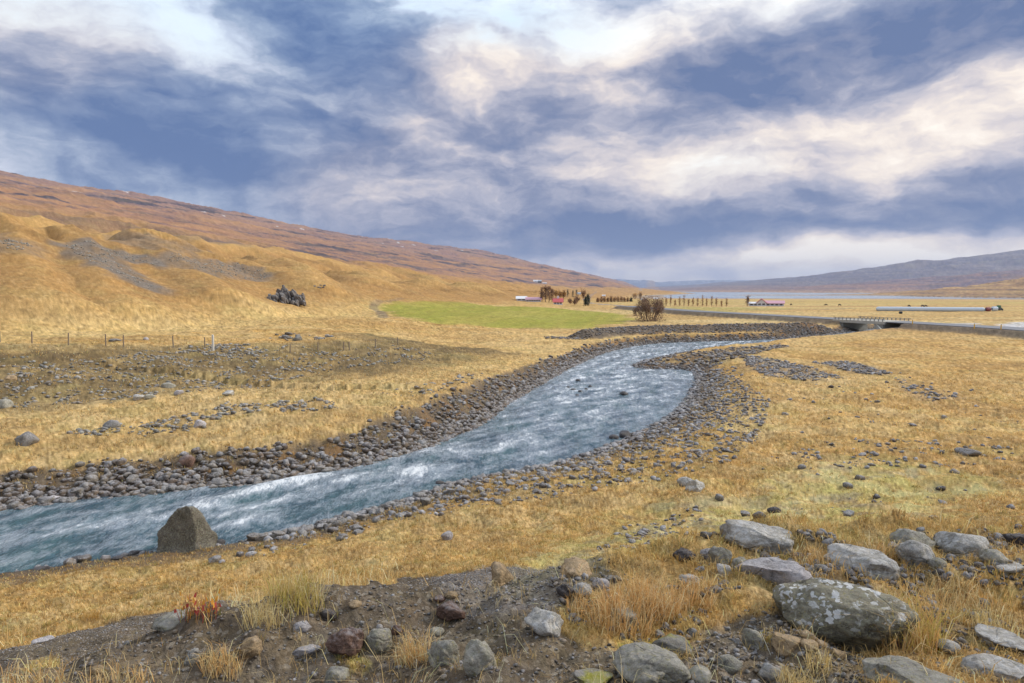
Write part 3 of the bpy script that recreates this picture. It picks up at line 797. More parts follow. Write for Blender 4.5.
# standing waves and foam streaks at the places the photograph shows
WR = np.hypot(WX, WY)
foam = -.26 + .5 * fbm(fx / 3.0, fy / 1.0, 4, .6) * (.4 + .6 * mid) + .24 * fbm(fx / .9, fy / .35, 3, .6)
wz = (.07 * fbm(fx / 1.8, fy / .8, 4, .65) + .05 * fbm(fx / .6 + 5, fy / .35, 3, .6)) * (.3 + mid) * (1 + lin(35, 70, WR))
for px, py, lx, ly, amp in ((262, 489, 2.2, .55, .42), (292, 484, 1.8, .5, .42), (212, 487, 1.4, .35, .30), (246, 523, .9, .45, .34), (205, 506, 2.0, .5, .34), (226, 514, 1.6, .35, .22), (358, 478, 1.6, .6, .32), (420, 470, 1.6, .6, .30), (377, 462, 1.8, .5, .30),
                            (440, 452, 2.4, .7, .26), (330, 482, 1.6, .5, .26), (385, 490, 1.0, .5, .26), (520, 440, 2, .8, .22), (500, 452, 1.4, .6, .22), (555, 425, 3, 1, .16), (30, 540, 1.6, .5, .10), (80, 520, 2, .4, .12), (600, 385, 6, 2, .10), (560, 400, 4, 1.5, .10)):
    x0, y0 = on_plane(px, py, WZ); f0, g0 = x0 * math.sin(a_) + y0 * math.cos(a_), x0 * math.cos(a_) - y0 * math.sin(a_)
    k = np.exp(-((fx - f0) / lx) ** 2 - ((fy - g0) / ly) ** 2)
    foam = foam + amp * .55 * k * (.6 + .9 * np.clip(fbm(fx / .8, fy / .35 + 9, 3, .6) + .4, 0, 1.2)); wz = wz + .11 * k * (amp / .4)
foam = foam + .05 * lin(20, 30, WR) + .12 * lin(28, 60, WR)  # far water paler: painted sky reflection shares the foam mask
nr_, nc_ = WX.shape
ii, jj = np.meshgrid(np.arange(nr_ - 1), np.arange(nc_ - 1), indexing='ij')
keep = (WSD[:-1, :-1] < .5)
q = np.stack([ii * nc_ + jj, (ii + 1) * nc_ + jj, (ii + 1) * nc_ + jj + 1, ii * nc_ + jj + 1], -1)[keep]
used, inv = np.unique(q.ravel(), return_inverse=True)
WV = np.stack([WX, WY, WZ + wz], -1).reshape(-1, 3)[used]
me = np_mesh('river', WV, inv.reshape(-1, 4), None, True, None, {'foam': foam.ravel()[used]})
if me.polygons[0].normal.z < 0: me.flip_normals()
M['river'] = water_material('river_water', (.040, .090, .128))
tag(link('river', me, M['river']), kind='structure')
# lake at the end of the valley
mb = MB(); mb.add([(-3000, 1300, 0), (9000, 1300, 0), (9000, 9000, 0), (-3000, 9000, 0)], [(0, 1, 2, 3)])
M['lake'] = water_material('lake_water', (.24, .28, .36), False, .02, .22)
lk = tag(mb.build('lake', M['lake'], loc=(0, 0, -21.0)), kind='structure')

# ------------------------------------------------------------------ ROAD
def strip(name, L, w, z, mat, z2=None):
    L = np.asarray(L); t = np.gradient(L, axis=0); t /= np.linalg.norm(t, axis=1)[:, None]
    n = np.stack([-t[:, 1], t[:, 0]], 1)
    a, b = L - n * w, L + n * w; k = len(L)
    V = np.concatenate([np.c_[a, np.full(k, z)], np.c_[b, np.full(k, z)], np.c_[a, np.full(k, z - .12)], np.c_[b, np.full(k, z - .12)]])
    q = []
    for i in range(k - 1):
        q += [(i, i + 1, k + i + 1, k + i), (i, 2 * k + i, 2 * k + i + 1, i + 1), (k + i, k + i + 1, 3 * k + i + 1, 3 * k + i)]
    me = np_mesh(name, V, np.array(q), None, False)
    return link(name, me, mat)
tag(strip('road', ROAD, 2.7, ROADZ + .02, M['asphalt']), kind='structure')

# bridge
bd = (BR1 - BR0) / BRL; brz = math.atan2(bd[1], bd[0])
bt = tag(empty('road_bridge', (BRC[0], BRC[1], ROADZ), brz), 'low grey concrete road bridge with a slatted railing at the far end of the river', 'bridge')
hl = BRL / 2
m_ = MB(); m_.box(-hl, hl, -3.1, 3.1, -.42, .05); m_.build('deck', M['concrete'], bt)
for sx in (-1, 1):
    m_ = MB(); m_.box(min(sx * hl * .93, sx * hl * .62), max(sx * hl * .93, sx * hl * .62), -2.95, 2.95, -2.2, -.43); m_.build('abutment', M['concrete'], bt)
    m_ = MB()
    m_.add([(sx * hl * .70, -3.05, -2.0), (sx * hl * .70, -3.05, -.45), (sx * hl * 1.25, -5.2, -1.9), (sx * hl * 1.25, -5.2, -1.1),
            (sx * hl * .70, -2.75, -2.0), (sx * hl * .70, -2.75, -.45), (sx * hl * 1.25, -4.9, -1.9), (sx * hl * 1.25, -4.9, -1.1)],
           [(0, 1, 3, 2), (4, 6, 7, 5), (0, 4, 5, 1), (2, 3, 7, 6), (1, 5, 7, 3), (0, 2, 6, 4)])
    m_.build('wing_wall', M['concrete'], bt)
for sy in (-1, 1):
    m_ = MB(); m_.box(-hl, hl, sy * 2.95 - .05, sy * 2.95 + .05, .38, .45)
    m_.box(-hl, hl, sy * 2.95 - .04, sy * 2.95 + .04, .20, .25); rl = m_.build('railing', M['steel'], bt)
    nb = 13
    for k in range(nb):
        x = -hl + (k + .5) * 2 * hl / nb
        m_ = MB(); m_.box(x - .04, x + .04, sy * 2.95 - .07, sy * 2.95 + .07, .05, .40); m_.build('rail_post', M['steel'], rl)

# ------------------------------------------------------------------ ROCKS
def ico(sub):
    bm = bmesh.new(); bmesh.ops.create_icosphere(bm, subdivisions=sub, radius=1.0)
    V = np.array([v.co[:] for v in bm.verts]); Fc = np.array([[v.index for v in f.verts] for f in bm.faces]); bm.free()
    return V, Fc
ICO = {k: ico(k) for k in (1, 2, 3, 4, 5)}
def rock_shape(sub, seed, style='round', amp=.22):
    V, Fc = ICO[sub]; rs = np.random.default_rng(seed)
    out = V.copy()
    off = Vector(rs.uniform(-50, 50, 3))
    if style == 'angular' or style == 'peak' or style == 'slab':
        n = rs.normal(size=(16, 3)); n /= np.linalg.norm(n, axis=1)[:, None]
        c = rs.uniform(.55, .86, 16) if style != 'peak' else rs.uniform(.42, .78, 16)
        if style == 'slab': n[0] = (.08, -.05, 1); n[0] /= np.linalg.norm(n[0]); c[0] = .5
        for k in range(16):
            if style == 'peak' and n[k][2] > .55: continue
            d = out @ n[k]; m = d > c[k]
            out[m] -= np.outer(d[m] - c[k], n[k]) * .93
    elif style == 'round':
        n = rs.normal(size=(6, 3)); n /= np.linalg.norm(n, axis=1)[:, None]
        for k in range(6):
            d = out @ n[k]; m = d > .8
            out[m] -= np.outer(d[m] - .8, n[k]) * .7
    if style == 'peak':
        out[:, 0] += .10 * np.sin(out[:, 2] * 4.0 + 1)
        t = np.clip((out[:, 2] + .45) / 1.45, 0, 1) ** .85
        out[:, 0] = out[:, 0] * (1 - .50 * t) + .03 * t; out[:, 1] *= (1 - .45 * t); out[:, 2] *= 1.1
    hi = 6 if sub >= 4 else (3 if sub >= 3 else 1)
    if sub >= 4: amp *= 1.35
    for i_, p in enumerate(out):
        v = Vector(p)
        d = amp * .7 * mn.noise(v * 1.3 + off)
        for o_ in range(hi):
            d += amp * .34 / (o_ + 1) ** 1.25 * mn.noise(v * (3.2 * 2.1 ** o_) + off)
        out[i_] = p * (1 + d)
    if style == 'dome':
        t = np.clip((-out[:, 2] - .05) / .8, 0, 1)[:, None]; out[:, :2] *= 1 - .36 * t; out[:, 0] += .16 * t[:, 0]
        out[:, 2] = np.where(out[:, 2] > 0, np.abs(out[:, 2]) ** .8 * .8, out[:, 2])
    out /= np.abs(out).max(0)
    return out, Fc

ROCKS = []
def place_rock(px, pyb, w, h, label, mat='rock_fore', style='round', name='rock', depth=.85, sub=4, seed=None, cat='rock', rz=None, tilt=0.0, sink=.36, group=None):
    """px: middle, pyb: foot of the rock, w, h: size in the photograph in pixels"""
    P = at(px, pyb)
    wet_ = float(river_sd(np.array([P.x]), np.array([P.y]))[0][0]) < .25
    if wet_: x_, y_ = on_plane(px, pyb, WZ); P = Vector((x_, y_, WZ))
    D = P.length; W = w * D / F
    th = math.asin(min(.99, -P.z / D)); dep = W * depth
    hh = max(.22 * W, .84 * (h * D / F - .42 * dep * math.sin(th)) / math.cos(th))
    fw = Vector((P.x, P.y, 0)).normalized()
    c = P + fw * dep * .40
    z0 = WZ - .03 if wet_ else min(h1(c.x, c.y), P.z + .3 * hh)
    full = hh / (1 - sink)
    seed = seed if seed is not None else int(px * 7 + pyb * 13)
    V, Fc = rock_shape(sub, seed, style)
    V = V * np.array([W / 2, dep / 2, full / 2])
    me = np_mesh(name, V, None, Fc, True); me.materials.append(M[mat])
    o = link(name, me, None, None, (c.x, c.y, z0 + hh - full / 2))
    o.rotation_euler = (0, tilt, (-math.atan2(P.x, P.y)) + (rz if rz is not None else 0))
    tag(o, label, cat, group)
    if D < 9: ROCKS.append((c.x, c.y, W / 2, dep / 2))
    return o
R = place_rock
big = R(838, 650, 120, 74, 'largest foreground boulder, domed and spotted with white lichen beside a tuft of dry grass', 'rock_white', 'dome', 'boulder', .62, 5, 52, 'boulder', sink=.20)
R(773, 587, 66, 27, 'smooth pale pinkish wedge of stone just left of the white-lichened boulder', 'rock_pale', 'slab', depth=.55, tilt=-.14, seed=77)
R(762, 558, 80, 30, 'wide low grey outcrop with pale lichen behind the pale pinkish wedge of stone', 'rock_grey', 'angular', 'boulder', .8, 5, cat='boulder')
R(868, 576, 72, 36, 'broad rough grey slab leaning just behind the white-lichened boulder', 'rock_grey', 'slab', 'boulder', .8, 5, cat='boulder')
R(913, 550, 36, 20, 'dark lichened rock on the crest right behind the broad rough grey slab', 'rock_fore', 'angular')
R(915, 566, 31, 22, 'rounded mottled rock below the dark lichened rock on the right-hand crest', 'rock_grey', 'round')
R(961, 559, 44, 24, 'long lichened block in the row of rocks along the right-hand crest', 'rock_grey', 'angular')
R(992, 563, 21, 13, 'smooth oval olive-grey rock at the right end of the long lichened block', 'rock_fore', 'round')
R(937, 571, 15, 11, 'small grey rock in the grass below the right-hand crest rocks', 'rock_fore', 'angular', sub=3)
R(1013, 548, 24, 13, 'dark rock cut by the right edge of the photo on the crest', 'rock_dark', 'angular')
R(1004, 575, 28, 10, 'flat grey rock low in the grass near the right edge', 'rock_grey', 'slab', sub=3)
R(912, 690, 76, 32, 'broad flat-topped grey-brown rock at the bottom edge below the tuft of grass', 'rock_fore', 'slab', 'boulder', .75, 5, cat='boulder')
R(897, 652, 17, 12, 'small reddish brown stone tucked under the right side of the white-lichened boulder', 'rock_brown', 'round', sub=3)
R(787, 656, 29, 18, 'largest of the flat tan stones in the hollow below the white-lichened boulder', 'rock_tan', 'slab')
R(806, 641, 15, 10, 'upper flat tan stone in the hollow under the white-lichened boulder', 'rock_tan', 'slab', sub=3)
R(809, 653, 15, 11, 'middle flat tan stone in the hollow under the white-lichened boulder', 'rock_tan', 'slab', sub=3, seed=9)
R(821, 648, 10, 7, 'smallest flat tan stone in the hollow under the white-lichened boulder', 'rock_tan', 'slab', sub=3)
R(837, 659, 14, 11, 'right-hand flat tan stone in the hollow under the white-lichened boulder', 'rock_tan', 'slab', sub=3, seed=15)
R(997, 681, 48, 24, 'sloping grey lichened slab near the bottom right corner', 'rock_grey', 'slab', 'boulder', .8, 4, cat='boulder')
R(998, 649, 40, 14, 'low lichened rock ridge above the slab near the bottom right corner', 'rock_grey', 'slab')
R(947, 653, 18, 9, 'low pale-topped stone in the grass right of the tall dry tuft', 'rock_grey', 'round', sub=3)
R(752, 650, 21, 20, 'upright brown-grey stone on the soil left of the hollow', 'rock_fore', 'angular')
R(649, 688, 76, 34, 'large smooth grey-brown rock cut by the bottom edge right of centre', 'rock_fore', 'round', 'boulder', .8, 5, cat='boulder')
R(594, 690, 42, 18, 'greenish lichened rock at the bottom edge left of the large smooth rock', 'rock_moss', 'slab')
R(673, 658, 42, 26, 'slanting slab covered in yellow-green moss above the large smooth rock', 'rock_moss', 'slab', tilt=.15)
R(546, 637, 42, 27, 'grey lichened rock with a ridge on the soil in the middle of the foreground', 'rock_grey', 'angular')
R(625, 629, 26, 18, 'grey rock half hidden in orange grass right of the ridged lichened rock', 'rock_fore', 'angular')
R(576, 578, 36, 21, 'tan angular rock on the edge of the gravel hump', 'rock_tan', 'angular')
R(565, 598, 17, 12, 'dark grey round rock, left one of three below the tan angular rock', 'rock_dark', 'round')
R(582, 598, 19, 13, 'mid grey round rock, middle one of three below the tan angular rock', 'rock_grey', 'round')
R(601, 591, 18, 13, 'pale flat-topped rock, right one of three below the tan angular rock', 'rock_pale', 'round')
R(498, 586, 34, 42, 'leaning rock with a tan face at the left end of the gravel hump', 'rock_tan', 'peak', depth=.9)
R(684, 562, 23, 13, 'smooth round dark grey rock with a pale top on the near crest', 'rock_dark', 'round')
R(708, 560, 15, 10, 'pale grey rounded rock just right of the smooth dark grey rock on the crest', 'rock_pale', 'round', sub=3)
R(720, 567, 22, 21, 'upright lichened rock at the left end of the wide low outcrop', 'rock_fore', 'angular')
R(740, 571, 18, 15, 'rounded brown-grey rock in the grass below the wide low outcrop', 'rock_fore', 'round')
R(723, 579, 17, 13, 'grey rock below the upright lichened rock left of the pinkish wedge', 'rock_grey', 'round')
R(690, 586, 21, 13, 'flat grey lichened rock in the orange grass', 'rock_grey', 'slab')
R(348, 659, 39, 24, 'smooth brown boulder with a pale saddle on its top on the soil', 'rock_brown', 'round', 'boulder', .7, 5, cat='boulder')
R(379, 655, 27, 25, 'greenish lichened rock touching the right side of the smooth brown boulder', 'rock_fore', 'round')
R(451, 624, 28, 17, 'dark reddish brown boulder alone on the fine gravel', 'rock_brown', 'angular', 'boulder', .7, 4, cat='boulder')
R(444, 665, 31, 28, 'round lichened rock, left one of a pair near the bottom centre', 'rock_fore', 'round', 'boulder', .8, 5, cat='boulder')
R(479, 673, 32, 32, 'round yellow-lichened rock, right one of a pair near the bottom centre', 'rock_fore', 'round', 'boulder', .8, 5, cat='boulder')
R(302, 632, 17, 10, 'small pale grey stone with a buff rim left of the smooth brown boulder', 'rock_pale', 'round', sub=3)
R(328, 622, 16, 10, 'small dark grey angular stone above the smooth brown boulder', 'rock_dark', 'angular', sub=3)
R(355, 609, 13, 7, 'small cream-coloured stone on the dark soil', 'rock_tan', 'round', sub=3)
R(305, 658, 33, 8, 'long thin flat grey stone left of the smooth brown boulder', 'rock_pale', 'slab', depth=.4)
R(250, 662, 22, 19, 'pinkish angular rock behind a small tuft in the lower left', 'rock_tan', 'angular')
R(337, 682, 22, 16, 'lichened stone at the bottom edge under the smooth brown boulder', 'rock_fore', 'round')
R(397, 635, 11, 9, 'small red-brown stone right of the greenish lichened rock', 'rock_brown', 'angular', sub=3)
R(436, 637, 16, 11, 'small mottled stone above the pair of round lichened rocks', 'rock_fore', 'round', sub=3)
R(451, 600, 13, 7, 'small tan stone on the gravel above the dark reddish brown boulder', 'rock_tan', 'round', sub=3)
R(440, 603, 12, 6, 'small flat brown stone beside the small tan stone on the gravel', 'rock_brown', 'round', sub=3)
R(174, 627, 36, 14, 'flat pale greenish rock on the lip of the soil in the lower left', 'rock_fore', 'slab')
R(193, 664, 14, 13, 'small grey broken stone on the soil in the lower left', 'rock_grey', 'angular', sub=3)
R(42, 642, 18, 6, 'thin pale-topped stone on the grassy lip near the left edge', 'rock_pale', 'slab', sub=3)
R(97, 674, 11, 7, 'small ochre stone on the soil near the bottom left', 'rock_tan', 'round', sub=3)
R(700, 683, 26, 14, 'low grey stone at the bottom edge right of the large smooth rock', 'rock_fore', 'angular', sub=3)
R(728, 672, 24, 16, 'brown-grey stone on the soil right of the low grey stone', 'rock_fore', 'angular', sub=3)
R(770, 680, 22, 14, 'pale-spotted stone at the bottom edge below the hollow', 'rock_grey', 'angular', sub=3)
# the river boulder and stones in the water
R(188, 554, 52, 52, 'big pointed brown boulder standing in the river at the near bank', 'rock_river', 'peak', 'boulder', .8, 5, 1234, 'boulder', sink=.42)
R(167, 549, 14, 9, 'dark wet rock at the left foot of the big pointed boulder', 'rock_wet', 'angular', sub=3)
R(220, 545, 10, 7, 'dark wet rock just right of the big pointed boulder', 'rock_wet', 'round', sub=3)
R(78, 562, 16, 6, 'flat dark wet rock in the water near the left edge', 'rock_wet', 'round', sub=3)
R(40, 571, 14, 4, 'thin dark wet rock at the water edge by the lower left corner of the river', 'rock_wet', 'slab', sub=3)
R(137, 555, 13, 6, 'dark wet rock left of the big pointed boulder', 'rock_wet', 'angular', sub=3)
R(118, 560, 10, 4, 'low wet rock between the flat dark rock and the big pointed boulder', 'rock_wet', 'round', sub=3)
R(624, 395, 9, 5, 'lone dark rock in the middle of the upper rapids', 'rock_wet', 'round', sub=3)
R(440, 484, 9, 5, 'dark rock in the water off the near bank at mid river', 'rock_wet', 'round', sub=3)
R(450, 486, 7, 3, 'low dark rock right of the dark rock off the near bank', 'rock_wet', 'round', sub=3)
R(625, 438, 13, 9, 'big dark rock standing in the shallows of the near bank', 'rock_wet', 'angular', sub=3)
R(614, 439, 10, 6, 'smaller dark rock left of the big dark rock in the shallows', 'rock_wet', 'round', sub=3)
for k, (x, y, w_) in enumerate(((578, 381, 5), (573, 390, 6), (580, 392, 5), (586, 390, 4), (577, 396, 5), (590, 387, 4), (568, 388, 4))):
    R(x, y, w_, 3, 'small dark stone in the cluster breaking the surface of the rapids', 'rock_wet', 'round', sub=2, group='stones breaking the surface of the rapids')
# rocks on the near plain
R(686, 487, 18, 11, 'left and lower of the pair of grey rocks on the near plain', 'rock_grey', 'angular', sub=3)
R(695, 492, 19, 14, 'right and larger of the pair of grey rocks on the near plain', 'rock_grey', 'angular')
R(719, 501, 9, 7, 'small grey stone right below the pair of grey rocks', 'rock', 'round', sub=3)
R(774, 513, 13, 7, 'upper of two round dark grey stones on the yellowish plain', 'rock_dark', 'round', sub=3)
R(759, 518, 13, 7, 'lower of two round grey stones on the yellowish plain', 'rock', 'round', sub=3)
R(860, 480, 9, 6, 'small grey cobble in the middle of the right-hand plain', 'rock', 'round', sub=3)
R(848, 488, 9, 5, 'flat grey cobble just below the small grey cobble on the right-hand plain', 'rock', 'round', sub=3)
R(802, 469, 8, 5, 'grey cobble left of centre on the right-hand plain', 'rock', 'round', sub=3)
R(934, 518, 9, 4, 'lone flat stone in the grass right of the yellowish plain', 'rock', 'slab', sub=3)
R(968, 456, 20, 8, 'low bluish rock pile far right on the plain', 'rock', 'angular', sub=3)
R(447, 540, 12, 10, 'lone pale grey stone in the grass below the near bank', 'rock_pale', 'angular', sub=3)
R(831, 388, 5, 3, 'small dark stone in the golden grass by the far stony strip', 'rock_dark', 'round', sub=2)
# far side
R(112, 428, 14, 8, 'rounded grey boulder on the grassy terrace beyond the river', 'rock', 'round', 'boulder', sub=3, cat='boulder')
R(28, 446, 18, 12, 'jumbled grey boulder near the left edge above the far bank', 'rock', 'angular', 'boulder', sub=3, cat='boulder')
R(199, 428, 13, 8, 'pale grey boulder in the stony strip of the far terrace', 'rock_pale', 'angular', 'boulder', sub=3, cat='boulder')
R(187, 468, 15, 12, 'largest brown boulder in the far bank, straight above the pointed boulder', 'rock_brown', 'round', 'boulder', sub=3, cat='boulder')
R(54, 502, 15, 8, 'pale flat boulder at the water line of the far bank near the left edge', 'rock_pale', 'round', 'boulder', sub=3, cat='boulder')
R(5, 408, 12, 9, 'yellow-grey boulder at the left edge on the scree slope', 'rock_fore', 'round', 'boulder', sub=3, cat='boulder')
R(11, 380, 9, 5, 'flat buff rock high on the scree near the left edge', 'rock_tan', 'round', sub=3)
R(168, 388, 14, 6, 'long greenish grey block on the scree slope', 'rock_fore', 'angular', 'boulder', sub=3, cat='boulder')
R(139, 400, 11, 6, 'left of two pale blocks at the foot of the scree slope', 'rock_grey', 'angular', sub=3)
R(150, 399, 10, 6, 'right, yellow-tinged one of two pale blocks at the foot of the scree', 'rock_fore', 'angular', sub=3)
R(179, 395, 9, 6, 'pale wedge-shaped rock under the long greenish grey block', 'rock_pale', 'angular', sub=3)
R(229, 396, 12, 6, 'grey block at the foot of the scree right of the pale wedge', 'rock_grey', 'angular', sub=3)
R(114, 342, 12, 4, 'flat bluish rock beside the fence at the foot of the hill', 'rock', 'slab', sub=3)
R(146, 340, 5, 3, 'small white stone between the two fence ends', 'rock_pale', 'round', sub=2)
hero_rocks = sum(1 for o in scene.objects if o.type == 'MESH' and o.get('category') in ('rock', 'boulder'))

# loose stones: positions by zone, then the largest in view become things of their own
stones = []      # x, y, radius, squash, zone, tint
def tint(kind, n):
    pal = {'bank': [(.12, .09, .07), (.16, .14, .135), (.07, .05, .04), (.25, .235, .23), (.14, .10, .07), (.19, .16, .13)],
           'pale': [(.25, .24, .24), (.20, .18, .175), (.34, .33, .34), (.15, .12, .10), (.24, .20, .16), (.11, .09, .08)],
           'scree': [(.28, .27, .24), (.22, .20, .16), (.34, .31, .27), (.27, .22, .17), (.16, .14, .12)],
           'soil': [(.30, .23, .16), (.15, .115, .085), (.25, .23, .21), (.38, .29, .19), (.11, .09, .075), (.34, .32, .31), (.13, .105, .085)]}[kind]
    p = np.array(pal)[rng.integers(0, len(pal), n)]
    return p * rng.uniform(.75, 1.3, (n, 1))
def along_bank(L, n, w0, w1, r0, r1, zone, kind, left, smax=None, clump=0.0):
    seg = np.linalg.norm(np.diff(L, axis=0), axis=1); mid_ = (L[:-1] + L[1:]) / 2
    view = (mid_[:, 1] > 8) & (np.abs(mid_[:, 0]) < mid_[:, 1] * .85 + 2) & (mid_[:, 1] < 112)
    wt = seg * view / np.maximum(np.hypot(mid_[:, 0], mid_[:, 1]), 10) ** .9
    k = rng.choice(len(seg), n, p=wt / wt.sum())
    t = rng.random((n, 1)); P = L[k] * (1 - t) + L[k + 1] * t
    w = w0 + (w1 - w0) * rng.random(n) ** 1.2
    a = rng.random(n) * 2 * math.pi
    P = P + np.c_[np.cos(a), np.sin(a)] * w[:, None]
    sd, lf = river_sd(P[:, 0], P[:, 1])
    ok = (sd > -.35) & (sd < w1) & (lf == left)
    if not left: ok &= (P[:, 0] > -6.6 + rng.normal(0, .5, n)) | ((sd < .25) & (rng.random(n) < .10))
    if left: ok &= sd < np.interp(su(P[:, 0], P[:, 1])[0], [0, 22, 32, 42, 60], [1.75, 1.75, 2.0, 1.8, 1.4]) * (1 + .35 * fbm(P[:, 0] / 2, P[:, 1] / 2, 2))
    ok &= (fbm(P[:, 0] / 1.1, P[:, 1] / 1.1, 3) > -.08 - .3 * (sd < .6)) | (rng.random(n) < .2)
    if clump: ok &= fbm(P[:, 0] / 1.5, P[:, 1] / 1.5, 3) > clump
    P = P[ok]; r = r0 + (r1 * 1.15 - r0) * rng.random(len(P)) ** 4.2
    stones.append((P, r, zone, tint(kind, len(P))))
def in_poly(poly, n, r0, r1, zone, kind, pw=2.6, thr=-1, sc=.8):
    a, b = poly.min(0), poly.max(0); P = a + rng.random((n * 3, 2)) * (b - a)
    P = P[inside(P[:, 0], P[:, 1], poly)]
    P = P[fbm(P[:, 0] / sc, P[:, 1] / sc, 3) > thr][:n]
    stones.append((P, r0 + (r1 - r0) * rng.random(len(P)) ** pw, zone, tint(kind, len(P))))
along_bank(LB, 34000, 0, 2.4, .025, .17, 'far bank', 'bank', True)
along_bank(LB, 3000, 0, .8, .05, .20, 'far bank', 'bank', True)
along_bank(RB, 20000, 0, 3.3, .025, .16, 'near bank', 'pale', False)
along_bank(RB, 2000, -.3, .8, .05, .19, 'near bank', 'bank', False)
in_poly(P_STONY, 9000, .02, .13, 'stony flat', 'pale', 3.2, -.15)
in_poly(P_BAR, 1200, .05, .22, 'gravel bar', 'bank')
in_poly(P_GR1, 1400, .035, .16, 'stony strip', 'pale', 2.4, -.1); in_poly(P_GR2, 700, .035, .16, 'stony strip', 'pale', 2.4, -.1); in_poly(P_GR3, 260, .035, .15, 'stony strip', 'pale', 2.2, 0)
P_R1 = poly_at([(760, 455), (850, 440), (960, 440), (1024, 450), (1024, 462), (900, 470), (800, 470)])
in_poly(P_R1, 260, .03, .12, 'plain', 'pale', 2.4, .08)
in_poly(poly_at([(590, 556), (620, 530), (700, 505), (740, 530), (690, 552)]), 900, .012, .085, 'plain', 'pale', 2.4, -.05)
in_poly(poly_at([(705, 370), (900, 370), (1024, 400), (1024, 540), (700, 540), (740, 440)]), 700, .025, .15, 'plain', 'pale', 3.2, .10)
P_SCR = poly_at([(-40, 352), (60, 362), (130, 352), (240, 345), (330, 352), (420, 348), (440, 358), (330, 372), (250, 390), (120, 404), (-40, 410)])
in_poly(P_SCR, 7500, .018, .15, 'scree', 'scree', 5.0, -.05, 1.2)
in_poly(poly_at([(175, 349), (215, 344), (262, 349), (270, 358), (220, 356), (180, 354)]), 260, .04, .17, 'scree', 'scree', 2)
in_poly(poly_at([(260, 336), (290, 333), (335, 336), (330, 340), (280, 340)]), 30, .12, .4, 'scree', 'scree', 2)
P_TER = poly_at([(60, 432), (170, 418), (230, 402), (330, 398), (340, 410), (250, 415), (190, 432), (90, 436)])
in_poly(P_TER, 900, .03, .15, 'terrace', 'scree', 2.6, -.05)
in_poly(poly_at([(380, 395), (430, 398), (480, 380), (490, 372), (400, 385)]), 120, .05, .2, 'terrace', 'scree', 2.6, 0)
for P_, w in HP[:3]: in_poly(P_, int(1500 * w), .05, .20, 'hill', 'scree', 4, -.1, 3)
in_poly(LEVP := np.vstack([[LEVEE[0] + (-5, -3.2)], LEVEE + (0, -2.9), (LEVEE + (0, .8))[::-1], [LEVEE[0] + (-5, 0)]]), 6000, .05, .17, 'levee', 'bank', 2)
soilP = P_SOIL
in_poly(soilP, 9000, .003, .022, 'soil', 'soil', 4.2)
in_poly(soilP, 26000, .0025, .011, 'soil', 'soil', 1.6)
in_poly(soilP, 9000, .003, .012, 'soil', 'pale', 1.6)
in_poly(poly_at([(690, 590), (700, 548), (800, 533), (1030, 533), (1040, 590), (930, 580), (850, 590), (760, 600)]), 600, .006, .036, 'soil', 'pale', 3.0, -.05, .3)
in_poly(poly_at([(540, 610), (560, 570), (620, 575), (720, 590), (700, 640), (620, 640)]), 260, .006, .03, 'soil', 'soil', 2.6)
in_poly(poly_at([(430, 580), (465, 571), (520, 565), (562, 566), (575, 585), (550, 612), (490, 616), (440, 600)]), 5000, .004, .013, 'soil', 'pale', 1.5)
in_poly(P_RG, 1600, .004, .026, 'soil', 'pale', 3.2, .0, .3)
in_poly(poly_at([(690, 690), (700, 640), (760, 620), (860, 650), (880, 690)]), 700, .005, .019, 'soil', 'soil', 2.4)
PX = np.concatenate([s_[0] for s_ in stones]); RAD = np.concatenate([s_[1] for s_ in stones]); TNT = np.concatenate([s_[3] for s_ in stones])
ZN = np.concatenate([[s_[2]] * len(s_[1]) for s_ in stones])
PZ = HF(PX[:, 0], PX[:, 1])
Dn = np.sqrt((PX ** 2).sum(1) + PZ ** 2); azp = PX[:, 0] / np.maximum(PX[:, 1], .1)
app = RAD / Dn * F; app[(np.abs(azp) > .76) | (PX[:, 1] < 2)] = 0
# hidden ones (inside a hero rock's footprint) stay out
order = np.argsort(-app * np.isin(ZN, ['far bank', 'near bank', 'stony flat', 'scree', 'plain', 'soil', 'terrace', 'stony strip']))
NIND = 295 - hero_rocks
ind = []; taken = []
for k in order:
    if len(ind) >= NIND: break
    ind.append(int(k))
indset = np.zeros(len(RAD), bool); indset[ind] = True
TPL = [rock_shape(3, 300 + k, 'round' if k % 3 == 0 else 'angular', .42) for k in range(10)]
tme = []
for k, (v, f_) in enumerate(TPL):
    me = np_mesh('rock', v, None, f_, True); me.materials.append(M['rock']); tme.append(me)
ZL = {'far bank': ('cobble', 'pale-topped rounded cobble packed into the bank on the far side of the river', 'cobbles of the far river bank'),
      'near bank': ('cobble', 'pale-topped grey cobble lying along the near bank of the river', 'cobbles of the near river bank'),
      'stony flat': ('cobble', 'grey cobble half sunk in grass on the flat beside the near bank', 'cobbles on the flat beside the near bank'),
      'scree': ('rock', 'weathered grey rock scattered on the brown scree slope at the left', 'rocks on the scree slope'),
      'terrace': ('rock', 'grey stone in the stony strip across the grassy terrace beyond the river', 'stones of the far terrace'),
      'plain': ('rock', 'small grey stone scattered in the dry grass of the near plain', 'stones on the near plain'),
      'stony strip': ('rock', 'grey stone in the stony strips on the golden plain', 'stones of the stony strips'),
      'soil': ('rock', 'fist-sized loose stone lying on the soil of the foreground', 'loose foreground stones')}
